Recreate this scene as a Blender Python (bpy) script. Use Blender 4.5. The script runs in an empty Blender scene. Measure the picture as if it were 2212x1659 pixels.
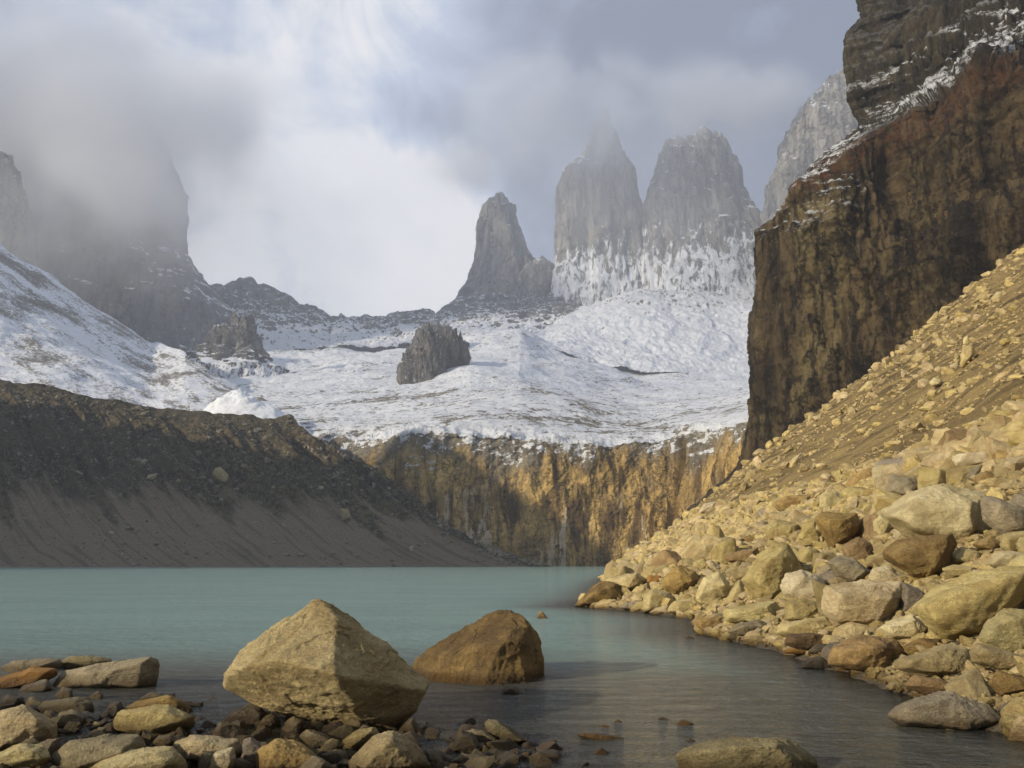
import bpy, bmesh, math, random
import numpy as np
from mathutils import Vector

SC = bpy.context.scene
COL = SC.collection

# ------------------------------------------------------------------ camera
H, F = 1.7, 830.0
PITCH = math.radians(12.14)
cam_d = bpy.data.cameras.new("camera"); cam = bpy.data.objects.new("camera", cam_d); COL.objects.link(cam)
cam.location = (0, 0, H); cam.rotation_euler = (math.radians(90) + PITCH, 0, 0)
cam_d.sensor_width = 36; cam_d.lens = F / 1024 * 36
cam_d.clip_start = 0.1; cam_d.clip_end = 8000
SC.camera = cam
SC.view_settings.view_transform = 'Standard'; SC.view_settings.look = 'None'
SC.view_settings.exposure = 0.0; SC.view_settings.gamma = 1
SC.cycles.use_denoising = True
SC.cycles.volume_bounces = 3
SC.cycles.max_bounces = 6; SC.cycles.diffuse_bounces = 3; SC.cycles.glossy_bounces = 3
SC.cycles.transparent_max_bounces = 12
SC.cycles.volume_max_steps = 128

SUN_AZ = Vector((-0.841, -0.541, 0)).normalized()   # horizontal direction towards the sun
SUN_EL = math.radians(18)

# ------------------------------------------------------------------ node helper
class NT:
    def __init__(s, tree): s.t = tree; s.n = tree.nodes; s.l = tree.links
    def put(s, sock, v):
        if v is None: return
        if isinstance(v, bpy.types.NodeSocket): s.l.new(v, sock)
        else:
            if isinstance(v, tuple) and len(v) == 3 and sock.type == 'RGBA': v = (*v, 1)
            sock.default_value = v
    def node(s, typ, ins=None, **props):
        n = s.n.new(typ)
        for k, v in props.items(): setattr(n, k, v)
        for k, v in (ins or {}).items(): s.put(n.inputs[k], v)
        return n
    def math(s, op, a, b=0.0, c=0.0, clamp=False):
        n = s.node('ShaderNodeMath', {0: a, 1: b, 2: c}, operation=op); n.use_clamp = clamp; return n.outputs[0]
    def vmul(s, v, m): return s.node('ShaderNodeVectorMath', {0: v, 1: m}, operation='MULTIPLY').outputs[0]
    def vadd(s, v, m): return s.node('ShaderNodeVectorMath', {0: v, 1: m}, operation='ADD').outputs[0]
    def noise(s, v, scale, detail=5, rough=.55, dist=0.0):
        return s.node('ShaderNodeTexNoise', {'Vector': v, 'Scale': scale, 'Detail': detail, 'Roughness': rough, 'Distortion': dist}).outputs['Fac']
    def mr(s, v, a, b, c=0.0, d=1.0, smooth=True):
        n = s.node('ShaderNodeMapRange', {0: v, 1: a, 2: b, 3: c, 4: d})
        n.interpolation_type = 'SMOOTHSTEP' if smooth else 'LINEAR'; return n.outputs[0]
    def mix(s, f, a, b, mode='MIX'):
        n = s.node('ShaderNodeMix', None, data_type='RGBA', blend_type=mode)
        s.put(n.inputs[0], f); s.put(n.inputs[6], a); s.put(n.inputs[7], b); return n.outputs[2]
    def bump(s, h, strength, dist, normal=None):
        n = s.node('ShaderNodeBump', {'Height': h, 'Strength': strength, 'Distance': dist})
        if normal is not None: s.put(n.inputs['Normal'], normal)
        return n.outputs[0]

# ------------------------------------------------------------------ world
def ray(px, py):
    dx = (px - 512) / F; dy = (384 - py) / F
    c, s_ = math.cos(PITCH), math.sin(PITCH)
    return np.stack(np.broadcast_arrays(dx, c - dy * s_, s_ + dy * c), -1)
def P(px, py, Y):
    """the point on the sight line of a photo pixel at horizontal distance Y"""
    d = ray(np.asarray(px, float), np.asarray(py, float)); Y = np.asarray(Y, float)
    k = Y / d[..., 1]
    return d * k[..., None] + np.array([0, 0, H])

W = bpy.data.worlds.new("World"); SC.world = W; W.use_nodes = True
w = NT(W.node_tree); w.n.clear()
tc = w.node('ShaderNodeTexCoord').outputs['Generated']
sky = w.node('ShaderNodeTexSky', sky_type='NISHITA', sun_disc=False)
sky.sun_elevation = SUN_EL; sky.sun_rotation = math.atan2(SUN_AZ.x, SUN_AZ.y)
skyc = w.vmul(sky.outputs[0], (.1, .1, .1))
def blob(px, py, lo, hi):
    d = Vector(ray(px, py)).normalized()
    dt = w.node('ShaderNodeVectorMath', {0: tc, 1: tuple(d)}, operation='DOT_PRODUCT').outputs['Value']
    return w.mr(dt, lo, hi)
n1 = w.noise(tc, 2.6, 8, .6, .8); n2 = w.noise(w.vadd(tc, (3, 1, 7)), 6.5, 8, .62, .9)
val = w.math('ADD', w.math('MULTIPLY', w.math('SUBTRACT', n1, .5), 1.5), w.math('MULTIPLY', w.math('SUBTRACT', n2, .5), 1.15))
def acc(v, b, k): return w.math('ADD', v, w.math('MULTIPLY', b, k))
val = w.math('ADD', val, .43)
val = acc(val, blob(250, 120, .90, 1.0), .34)
val = acc(val, blob(405, 245, .988, 1.0), .70)
val = acc(val, blob(215, 190, .985, 1.0), .25)
val = acc(val, blob(560, 130, .99, 1.0), -.10)
val = acc(val, blob(760, 120, .90, .995), -.30)
val = acc(val, blob(90, 190, .985, 1.0), -.28)
val = acc(val, blob(300, 255, .993, 1.0), -.15)
ramp = w.node('ShaderNodeValToRGB', {0: val}); cr = ramp.color_ramp
cr.elements[0].position = .15; cr.elements[0].color = (.27, .305, .40, 1)
cr.elements[1].position = 1.0; cr.elements[1].color = (1.0, 1.0, 1.02, 1)
e = cr.elements.new(.45); e.color = (.42, .48, .61, 1)
e = cr.elements.new(.75); e.color = (.62, .70, .86, 1)
cover = w.mr(w.noise(w.vadd(tc, (9, 2, 4)), 3.2, 6, .55, .3), .38, .62, .78, .97)
bgc = w.mix(cover, skyc, ramp.outputs[0])
bg = w.node('ShaderNodeBackground', {'Color': bgc, 'Strength': 1.0})
w.l.new(bg.outputs[0], w.node('ShaderNodeOutputWorld').inputs['Surface'])

sun_d = bpy.data.lights.new("sun", 'SUN'); sun = bpy.data.objects.new("sun", sun_d); COL.objects.link(sun)
sun_d.energy = 5.0; sun_d.angle = math.radians(.6); sun_d.color = (1.0, .88, .68)
sd = Vector((SUN_AZ.x * math.cos(SUN_EL), SUN_AZ.y * math.cos(SUN_EL), math.sin(SUN_EL)))
sun.rotation_euler = sd.to_track_quat('Z', 'Y').to_euler(); sun.location = (-60, -20, 60)

# ------------------------------------------------------------------ numeric noise
_r = np.random.RandomState(7)
PERM = np.concatenate([_r.permutation(256)] * 3)
G = _r.normal(size=(256, 3)); G /= np.linalg.norm(G, axis=1)[:, None]
def perlin(p):
    p = np.asarray(p, float); i = np.floor(p).astype(int); f = p - i; i &= 255
    u = f * f * f * (f * (f * 6 - 15) + 10); out = 0
    for a in (0, 1):
        for b in (0, 1):
            for c in (0, 1):
                h = PERM[PERM[PERM[(i[..., 0] + a) & 255] + ((i[..., 1] + b) & 255)] + ((i[..., 2] + c) & 255)]
                g = G[h]; d = f - np.array([a, b, c])
                wgt = (u[..., 0] if a else 1 - u[..., 0]) * (u[..., 1] if b else 1 - u[..., 1]) * (u[..., 2] if c else 1 - u[..., 2])
                out = out + wgt * (g * d).sum(-1)
    return out * 1.5
def fbm(p, octv=4, gain=.5, ridged=False):
    p = np.asarray(p, float); a, s = 1.0, 0.0
    for k in range(octv):
        n = perlin(p + k * 17.3)
        if ridged: n = 1 - 2 * np.abs(n)
        s = s + a * n; a *= gain; p = p * 2.03
    return s
def interp(x, pts):
    xs, ys = zip(*pts); return np.interp(x, xs, ys)
def sstep(x, a, b):
    t = np.clip((x - a) / (b - a), 0, 1); return t * t * (3 - 2 * t)

# ------------------------------------------------------------------ object helpers
def mesh_obj(name, verts, faces, mat, smooth=True):
    verts = np.asarray(verts, np.float32).reshape(-1, 3); faces = np.asarray(faces, np.int32); k = faces.shape[1]
    me = bpy.data.meshes.new(name)
    me.vertices.add(len(verts)); me.vertices.foreach_set('co', verts.ravel())
    me.loops.add(faces.size); me.loops.foreach_set('vertex_index', faces.ravel())
    me.polygons.add(len(faces)); me.polygons.foreach_set('loop_start', np.arange(0, faces.size, k, dtype=np.int32))
    try: me.polygons.foreach_set('loop_total', np.full(len(faces), k, np.int32))
    except Exception: pass
    me.polygons.foreach_set('use_smooth', np.full(len(faces), smooth))
    me.update(calc_edges=True); me.validate()
    me.materials.append(mat)
    o = bpy.data.objects.new(name, me); COL.objects.link(o); return o
def tag(o, label, cat, kind=None, group=None):
    o['label'] = label; o['category'] = cat
    if kind: o['kind'] = kind
    if group: o['group'] = group
    return o
def grid_faces(nr, nc, wrap=False):
    r = np.arange(nr - 1)[:, None]; c = np.arange(nc if wrap else nc - 1)[None]
    c2 = (c + 1) % nc
    a = r * nc + c; b = r * nc + c2; d = (r + 1) * nc + c; e2 = (r + 1) * nc + c2
    return np.stack([a, d, e2, b], -1).reshape(-1, 4)
def normals(Pg):
    du = np.gradient(Pg, axis=1); dv = np.gradient(Pg, axis=0)
    n = np.cross(dv, du); return n / (np.linalg.norm(n, axis=-1, keepdims=True) + 1e-9)

# ------------------------------------------------------------------ materials
def newmat(name):
    m = bpy.data.materials.new(name); m.use_nodes = True; t = NT(m.node_tree); t.n.clear()
    out = t.node('ShaderNodeOutputMaterial'); return m, t, out
def finish(t, out, col, rough=.9, normal=None, spec=.25):
    b = t.node('ShaderNodeBsdfPrincipled', {'Base Color': col, 'Roughness': rough, 'Specular IOR Level': spec})
    if normal is not None: t.put(b.inputs['Normal'], normal)
    t.l.new(b.outputs[0], out.inputs['Surface'])

def rock_mat(name, light, dark, stain, attr=False, scale=1.0):
    m, t, out = newmat(name)
    tcn = t.node('ShaderNodeTexCoord').outputs['Object']
    geo = t.node('ShaderNodeNewGeometry')
    oi = t.node('ShaderNodeObjectInfo').outputs['Random']
    if attr: oi = t.node('ShaderNodeAttribute', None, attribute_name='tint').outputs['Fac']
    tv = t.vadd(tcn, t.node('ShaderNodeCombineXYZ', {0: t.math('MULTIPLY', oi, 37.0), 1: t.math('MULTIPLY', oi, 11.0), 2: oi}).outputs[0])
    a = t.noise(tv, 1.6 * scale, 5, .6, .6); b = t.noise(tv, 9 * scale, 6, .7); c = t.noise(tv, 55 * scale, 3, .75)
    col = t.mix(t.mr(a, .35, .68), dark, light)
    col = t.mix(t.math('MULTIPLY', t.mr(b, .55, .72), .65), col, stain)
    spk = t.mr(c, .3, .7, .60, 1.36, smooth=False)
    col = t.mix(1.0, col, t.node('ShaderNodeCombineXYZ', {0: spk, 1: spk, 2: spk}).outputs[0], 'MULTIPLY')
    vr = t.mr(oi, 0, 1, .74, 1.16, smooth=False)
    vb = t.mr(t.math('FRACT', t.math('MULTIPLY', oi, 7.31)), 0, 1, .84, 1.22, smooth=False)
    col = t.mix(1.0, col, t.node('ShaderNodeCombineXYZ', {0: vr, 1: vr, 2: t.math('MULTIPLY', vr, vb)}).outputs[0], 'MULTIPLY')
    # wet, algae-dark band just above the water line
    z = t.node('ShaderNodeSeparateXYZ', {0: geo.outputs['Position']}).outputs[2]
    wet = t.mr(t.math('ADD', z, t.math('MULTIPLY', t.math('SUBTRACT', a, .5), -.25)), .02, .2, 1, 0)
    col = t.mix(wet, col, t.mix(1.0, col, (.36, .31, .24), 'MULTIPLY'))
    rough = t.mr(wet, 0, 1, .9, .42)
    fine = t.noise(t.vmul(tv, (1, 1, 2.2)), 7 * scale, 8, .72, .8)
    vor = t.node('ShaderNodeTexVoronoi', {'Vector': t.vadd(tv, t.vmul(t.node('ShaderNodeTexNoise', {'Vector': tv, 'Scale': 2.0 * scale, 'Detail': 4.0}).outputs['Color'], (.5, .5, .5))), 'Scale': 1.5 * scale}, feature='DISTANCE_TO_EDGE').outputs['Distance']
    crack = t.math('MULTIPLY', t.mr(vor, 0, .025, 0, 1), t.mr(a, .40, .44, 0, 1))
    crack = t.math('ADD', t.mr(vor, 0, .02), t.mr(a, .60, .66, 1, 0), clamp=True)
    col = t.mix(t.math('SUBTRACT', 1.0, crack), col, t.mix(1.0, col, (.6, .56, .52), 'MULTIPLY'))
    nrm = t.bump(crack, .4, .03 / scale); nrm = t.bump(fine, .9, .12 / scale, nrm); nrm = t.bump(c, .5, .014 / scale, nrm)
    finish(t, out, col, rough, nrm); return m
TAN = rock_mat('granite_tan', (.57, .46, .22), (.375, .28, .12), (.26, .195, .095))
PALE = rock_mat('granite_pale', (.64, .54, .29), (.47, .375, .18), (.33, .26, .135))
GREY = rock_mat('granite_grey', (.36, .30, .175), (.235, .19, .11), (.16, .13, .08))
ORANGE = rock_mat('rock_rusty', (.44, .24, .07), (.31, .165, .045), (.2, .12, .06))
DARK = rock_mat('rock_dark', (.16, .125, .075), (.085, .065, .04), (.06, .047, .03))
OCHRE = rock_mat('rock_ochre', (.44, .305, .12), (.28, .18, .07), (.19, .13, .07))
GOLD = rock_mat('rock_gold', (.38, .25, .095), (.17, .11, .05), (.10, .07, .045))
RUBBLE = rock_mat('granite_rubble', (.56, .445, .205), (.37, .27, .115), (.25, .185, .09), attr=True)
SHORE = rock_mat('shore_gravel', (.22, .175, .095), (.12, .092, .05), (.08, .06, .035), attr=True, scale=3)
MATS = dict(t=TAN, p=PALE, g=GREY, o=ORANGE, d=DARK, c=OCHRE, b=GOLD)

# ------------------------------------------------------------------ ground (lake bed, shore and talus slope in one sheet)
def shore_x(y): return interp(y, [(-50, 7.5), (6, 5.0), (9, 5.0), (12.4, 5.2), (17, 5.2), (21, 4.6), (26, 5.6), (30, 4.6), (34, 2.6), (42, 4.4), (80, 9), (176, 22), (235, 40), (300, 60), (2000, 60)])
NEAR = [(-30, -8), (0, 0), (4, 1.3), (13, 4.2), (29, 12), (45, 23.5), (85, 57), (120, 86), (160, 110), (3000, 112)]
FARP = [(-30, -12), (0, 0), (10, 7.2), (28, 22), (57, 42.5), (85, 65), (115, 93), (150, 112), (3000, 114)]
def scree(x, y):
    s = x - shore_x(y); b = sstep(y, 60, 170)
    return interp(s, NEAR) * (1 - b) + interp(s, FARP) * b
def ground(x, y, rough=True):
    x = np.asarray(x, float); y = np.asarray(y, float)
    bed = .0 - .03 * (y - 7.2); bed = np.where(y > 13, bed - .09 * (y - 13), bed); bed = np.maximum(bed, -9.5)
    bed = np.minimum(bed, .5)
    bed = bed - .16 * sstep(x, -.3, 1.6)
    bed = bed + .03 * sstep(-x, 2.0, 4.2) * (1 - sstep(y, 9, 12.5))
    z = np.maximum(bed, scree(x, y))
    if rough:
        q = np.stack([x, y, z * 0], -1); s = x - shore_x(y)
        z = z + .05 * fbm(q * 1.7, 3) * (z > -1.5)
        g = sstep(s, 2, 22)
        rot = np.stack([x * .82 + y * .57, (-x * .57 + y * .82) * 5.5, z * 0], -1)   # runs of debris down the slope
        z = z + g * (.6 * fbm(rot * .05, 5, .6) + .6 * fbm(q * .09, 5, .6))
    return z
def hit(px, py):
    d = ray(px, py); ys = np.geomspace(2.5, 420, 5000); pts = P(np.full_like(ys, px), np.full_like(ys, py), ys)
    g = np.maximum(ground(pts[:, 0], pts[:, 1], False), -.03)
    k = np.argmax(pts[:, 2] <= g)
    return ys[k] if (pts[:, 2] <= g).any() else 200.0

az = np.radians(np.concatenate([np.linspace(-180, -48, 40)[:-1], np.linspace(-48, 48, 430), np.linspace(48, 180, 40)[1:]]))
rr = np.concatenate([[.01], np.geomspace(.8, 5, 20)[:-1], np.geomspace(5, 300, 430), np.geomspace(300, 2600, 24)[1:]])
R, A = np.meshgrid(rr, az, indexing='ij')
GX = np.clip(R * np.sin(A), -1450, 1120); GY = np.clip(R * np.cos(A), -140, 1980)
GZ = ground(GX, GY)
m, t, out = newmat('ground')
pos = t.node('ShaderNodeNewGeometry').outputs['Position']
sx = t.node('ShaderNodeSeparateXYZ', {0: pos})
streak = t.noise(t.vmul(t.node('ShaderNodeVectorRotate', {'Vector': pos, 'Angle': math.radians(35)}, rotation_type='Z_AXIS').outputs[0], (.05, .6, .05)), 1.0, 6, .65)
a = t.noise(pos, .12, 6, .6); b = t.noise(pos, 3.0, 6, .75); c = t.noise(pos, 14.0, 5, .7)
col = t.mix(t.mr(streak, .40, .60), (.085, .058, .024), (.31, .22, .085))
col = t.mix(t.mr(a, .4, .62, 0, .6), col, (.24, .17, .065))
sp = t.mr(b, .3, .7, .55, 1.4, smooth=False); col = t.mix(1.0, col, t.node('ShaderNodeCombineXYZ', {0: sp, 1: sp, 2: sp}).outputs[0], 'MULTIPLY')
low = t.mr(sx.outputs[2], .15, 1.2, 1, 0)
col = t.mix(low, col, t.mix(t.mr(c, .35, .65), (.07, .055, .035), (.16, .13, .085)))
deep = t.mr(sx.outputs[2], -.8, -.1, 1, 0)
nrm = t.bump(b, .9, .25); nrm = t.bump(c, .6, .04, nrm)
finish(t, out, col, .9, nrm); GROUND_M = m
o = mesh_obj('ground', np.stack([GX, GY, GZ], -1), grid_faces(len(rr), len(az))[:, ::-1], GROUND_M)
tag(o, 'lake bed and brown gravelly debris slope climbing to the cliff on the right', 'ground', 'structure')

# ------------------------------------------------------------------ water
wy = np.geomspace(2.0, 430, 260); wu = np.linspace(-1, 1, 260)
WY, WU = np.meshgrid(wy, wu, indexing='ij')
WX = np.where(WU < 0, WU * (np.minimum(6 + WY * .95, 300)), WU * (7 + WY * .35))
WZ = np.zeros_like(WX)
ow = None
m, t, out = newmat('water')
pos = t.node('ShaderNodeNewGeometry').outputs['Position']
op = t.node('ShaderNodeAttribute', None, attribute_name='murk').outputs['Fac']
w1 = t.noise(t.vmul(pos, (1.6, 3.0, 1)), 1.0, 5, .7, .6); w2 = t.noise(t.vmul(pos, (5, 13, 1)), 1.0, 4, .6, .3)
w3 = t.noise(t.vmul(pos, (.10, .35, 1)), 1.0, 3, .5, .6)
w4 = t.noise(t.vmul(pos, (.35, 1.1, 1)), 1.0, 5, .65, .5)
nrm = t.bump(w4, .2, .22); nrm = t.bump(w1, .7, .18, nrm); nrm = t.bump(w2, .6, .05, nrm)
patch = t.mr(w3, .35, .65, .93, 1.06)
tealc = t.mix(1.0, (.235, .345, .31), t.node('ShaderNodeCombineXYZ', {0: patch, 1: patch, 2: patch}).outputs[0], 'MULTIPLY')
tealc = t.mix(t.mr(op, .5, .985), (.21, .21, .175), tealc)
dif = t.node('ShaderNodeBsdfDiffuse', {'Color': tealc, 'Normal': nrm})
tr = t.node('ShaderNodeBsdfTransparent', {'Color': (.60, .60, .46, 1)})
body = t.node('ShaderNodeMixShader', {0: op}); t.l.new(tr.outputs[0], body.inputs[1]); t.l.new(dif.outputs[0], body.inputs[2])
gl = t.node('ShaderNodeBsdfGlossy', {'Color': (.9, .93, .95, 1), 'Roughness': .05, 'Normal': nrm})
fr = t.node('ShaderNodeFresnel', {'IOR': 1.33, 'Normal': nrm})
fin = t.node('ShaderNodeMixShader', {0: t.math('MULTIPLY', fr.outputs[0], .95)}); t.l.new(body.outputs[0], fin.inputs[1]); t.l.new(gl.outputs[0], fin.inputs[2])
t.l.new(fin.outputs[0], out.inputs['Surface'])
ow = mesh_obj('water', np.stack([WX, WY, WZ], -1), grid_faces(260, 260)[:, ::-1], m)
tag(ow, 'milky turquoise glacier lake turning grey and shallow near the shore', 'lake water', 'structure')
dep = np.maximum(-ground(WX, WY, False), 0)
murk = np.clip(1 - np.exp(-dep * 2.6), 0, .985).ravel()
at = ow.data.attributes.new('murk', 'FLOAT', 'POINT'); at.data.foreach_set('value', murk.astype(np.float32))

# ------------------------------------------------------------------ mountain materials
def common(t):
    g = t.node('ShaderNodeNewGeometry'); s = t.node('ShaderNodeSeparateXYZ', {0: g.outputs['Position']}); n = t.node('ShaderNodeSeparateXYZ', {0: g.outputs['Normal']})
    return g.outputs['Position'], s.outputs, n.outputs[2]
def vstreak(t, pos, fx, fz, det=6, rough=.6, dist=.3): return t.noise(t.vmul(pos, (fx, fx, fz)), 1.0, det, rough, dist)

def cracks(t, pos, fx, fz, width=.03, warp=3.0):
    wv = t.node('ShaderNodeTexNoise', {'Vector': pos, 'Scale': fx * 1.2, 'Detail': 5.0, 'Roughness': .7}).outputs['Color']
    v = t.vadd(t.vmul(pos, (fx, fx, fz)), t.vmul(wv, (warp * .45, warp * .45, warp * .3)))
    d = t.node('ShaderNodeTexVoronoi', {'Vector': v, 'Scale': 1.0}, feature='DISTANCE_TO_EDGE').outputs['Distance']
    return t.mr(d, 0, width)
SNOW = (.80, .82, .86)
# granite towers and ridges: grey-beige rock, snow caught low down and on ledges
def tower_mat(name, z0, z1, light=(.30, .285, .25), dark=(.145, .14, .13), f=1.0, base=.0, nz0=.30):
    m, t, out = newmat(name); pos, p, nz = common(t)
    s1 = vstreak(t, pos, .045 * f, .005 * f, 7, .62, .5); s2 = vstreak(t, pos, .18 * f, .012 * f, 5, .6, .3); n = t.noise(pos, .02 * f, 7, .6)
    sp = t.noise(t.vmul(pos, (1, 1, .35)), .085 * f, 8, .72, .4)
    col = t.mix(t.mr(s1, .36, .62), dark, light)
    col = t.mix(t.mr(s2, .52, .66, 0, .55), col, tuple(c * .5 for c in dark))
    col = t.mix(t.mr(n, .5, .7, 0, .4), col, (.30, .245, .17))
    ck = cracks(t, pos, .035 * f, .005 * f, .05); ck2 = cracks(t, t.vadd(pos, (77, 3, 9)), .10 * f, .012 * f, .06)
    ckm = t.math('MULTIPLY', t.math('ADD', t.math('MULTIPLY', ck, .6), .4), t.math('ADD', t.math('MULTIPLY', ck2, .35), .65))
    col = t.mix(1.0, col, t.node('ShaderNodeCombineXYZ', {0: ckm, 1: ckm, 2: ckm}).outputs[0], 'MULTIPLY')
    h = t.math('ADD', p[2], t.math('MULTIPLY', t.math('SUBTRACT', n, .5), (z1 - z0) * .9))
    low = t.mr(h, z0, z1, 1, 0)
    thr = t.math('ADD', t.math('MULTIPLY', low, .34), t.math('MULTIPLY', t.mr(nz, nz0, nz0 + .45), .28 + base))
    sn = t.math('ADD', sp, t.math('SUBTRACT', thr, .26))
    col = t.mix(t.mr(sn, .50, .58), col, SNOW)
    nrm = t.bump(s1, .8, 6 / f); nrm = t.bump(ckm, .7, 3 / f, nrm); nrm = t.bump(sp, .7, 5 / f, nrm)
    finish(t, out, col, .9, nrm, .1); return m

def relief(name, rowsP, disp, mat, label, cat='mountain', flip=False):
    Pg = rowsP; n = normals(Pg)
    if disp is not None: Pg = Pg + n * disp(Pg)[..., None]
    f = grid_faces(*Pg.shape[:2]);
    if flip: f = f[:, ::-1]
    o = mesh_obj(name, Pg, f, mat); tag(o, label, cat, 'structure'); return o

def spire(name, prof, Y, ratio, mat, label, amp=10, seed=0, rows=170, cols=220, cat='rock tower', parts=None, zs=.22, hf=.012, power=2.6):
    """prof: list of (py, left px, right px) from top to base; a closed tower of rock about distance Y"""
    VS, FS, off = [], [], 0
    for (pr, Yk, rk) in (parts or [(prof, Y, ratio)]):
        ys = np.linspace(pr[0][0], pr[-1][0], rows)
        xl = np.interp(ys, [q[0] for q in pr], [q[1] for q in pr]); xr = np.interp(ys, [q[0] for q in pr], [q[2] for q in pr])
        L = P(xl, ys, np.full(rows, Yk)); Rr = P(xr, ys, np.full(rows, Yk))
        th = np.linspace(0, 2 * math.pi, cols, endpoint=False)
        ct, st = np.cos(th), np.sin(th); e_ = 2 / power
        ex = np.sign(ct) * np.abs(ct) ** e_; ey = np.sign(st) * np.abs(st) ** e_
        cx = (L[:, 0] + Rr[:, 0]) / 2; a = (Rr[:, 0] - L[:, 0]) / 2; bb = a * rk
        X = cx[:, None] + a[:, None] * ex; Yy = Yk + bb[:, None] * ey; Z = np.repeat(L[:, 2][:, None], cols, 1)
        Pg = np.stack([X, Yy, Z], -1)
        q = Pg + seed * 31.7
        d = amp * .8 * (fbm(q * np.array([hf, hf, hf * zs]), 6, .6, True) - .9) + amp * .5 * fbm(q * hf * 1.3, 5, .6)
        rad = Pg - np.stack([cx[:, None] + 0 * X, Yk + 0 * X, Z], -1); rn = rad / (np.linalg.norm(rad, axis=-1, keepdims=True) + 1e-6)
        fade = np.clip(np.linalg.norm(rad, axis=-1) / (amp * 3), 0, 1)
        Pg = Pg + rn * (d * fade)[..., None]
        Pg[..., 2] += (amp * 1.6 * fbm(q * hf * 3.5, 4, .6) * np.linspace(1, 0, rows)[:, None] ** 3)
        top = Pg[0].mean(0) + np.array([0, 0, .3])
        V = np.concatenate([Pg.reshape(-1, 3), top[None]])
        Fq = grid_faces(rows, cols, True)
        k = len(V) - 1; cap = np.array([[k, (i) % cols, (i + 1) % cols, (i + 1) % cols] for i in range(cols)])
        VS.append(V); FS.append(Fq + off); FS.append(cap + off); off += len(V)
    V = np.concatenate(VS); Fa = np.concatenate(FS)
    me = bpy.data.meshes.new(name)
    me.from_pydata(V.tolist(), [], [tuple(dict.fromkeys(f)) for f in Fa.tolist()]); me.update()
    bm = bmesh.new(); bm.from_mesh(me); bmesh.ops.recalc_face_normals(bm, faces=bm.faces); bm.to_mesh(me); bm.free()
    me.polygons.foreach_set('use_smooth', np.full(len(me.polygons), True)); me.materials.append(mat)
    o = bpy.data.objects.new(name, me); COL.objects.link(o); tag(o, label, cat, 'structure'); return o

K = .46293
def D(pts): return [tuple(v * K for v in p) for p in pts]
TM = tower_mat('tower_granite', 560, 780)
TMC = tower_mat('tower_granite_left', 440, 560)
spire('rock_tower', D([(422, 1072, 1086), (438, 1058, 1099), (450, 1045, 1106), (490, 1036, 1116), (545, 1032, 1136), (566, 1029, 1152), (610, 1014, 1168), (655, 990, 1180), (690, 945, 1190), (740, 900, 1200), (800, 880, 1210)]),
      1760, .8, TMC, 'smallest of the granite towers, a tapering grey spire left of the cloud-topped one', amp=9, seed=1)
spire('rock_tower', D([(563, 1145, 1176), (575, 1138, 1190), (600, 1120, 1198), (640, 1100, 1190), (700, 1080, 1170), (800, 1060, 1160)]),
      1690, .8, TMC, 'rounded rock shoulder on the right flank of the smallest granite tower', amp=8, seed=8)
spire('rock_tower', D([(250, 1296, 1314), (285, 1282, 1326), (320, 1267, 1340), (350, 1250, 1352), (380, 1220, 1364), (420, 1209, 1366), (450, 1208, 1377), (490, 1207, 1388), (560, 1206, 1400), (640, 1196, 1420), (720, 1170, 1430), (860, 1150, 1440)]),
      1680, .75, TM, 'tallest central granite tower with its summit lost in cloud', amp=12, seed=2)
spire('rock_tower', None, 0, 0, TM, 'broad granite tower with two summits beside the dark cliff', amp=12, seed=3,
      parts=[(D([(292, 1508, 1545), (305, 1490, 1562), (360, 1455, 1590), (420, 1440, 1604), (480, 1405, 1640), (560, 1390, 1680), (700, 1370, 1760), (860, 1350, 1790)]), 1660, .7),
             (D([(300, 1445, 1466), (315, 1437, 1484), (350, 1430, 1520), (400, 1412, 1560), (450, 1399, 1580), (560, 1390, 1600), (860, 1375, 1600)]), 1630, .6)])
spire('rock_tower', D([(185, 1800, 1990), (195, 1772, 2050), (240, 1735, 2100), (300, 1705, 2150), (390, 1680, 2200), (480, 1662, 2240), (620, 1640, 2280), (860, 1600, 2300)]),
      1500, .6, tower_mat('tower_granite_right', 100, 200), 'jagged grey granite wall rising behind the dark cliff on the right', amp=13, seed=4, hf=.016)
LM = tower_mat('left_peak', 240, 460, (.17, .16, .15), (.10, .10, .10))
spire('mountain_peak', D([(250, 30, 300), (330, 0, 362), (400, -20, 376), (470, -50, 383), (535, -60, 381), (570, -80, 402), (605, -100, 432), (655, -130, 476), (690, -150, 520), (780, -200, 560), (860, -220, 580)]),
      1500, .55, LM, 'dark steep peak fading up into cloud at the left', amp=14, seed=5, hf=.010, cat='mountain')
spire('mountain_peak', D([(338, -190, 12), (365, -200, 30), (430, -230, 45), (520, -260, 62), (620, -300, 90), (760, -320, 130)]),
      1150, .5, tower_mat('far_left_wall', 100, 200, (.30, .27, .23), (.2, .19, .18)), 'pale rounded rock wall at the left edge above the snow slope', amp=9, seed=6, cat='mountain')

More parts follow.
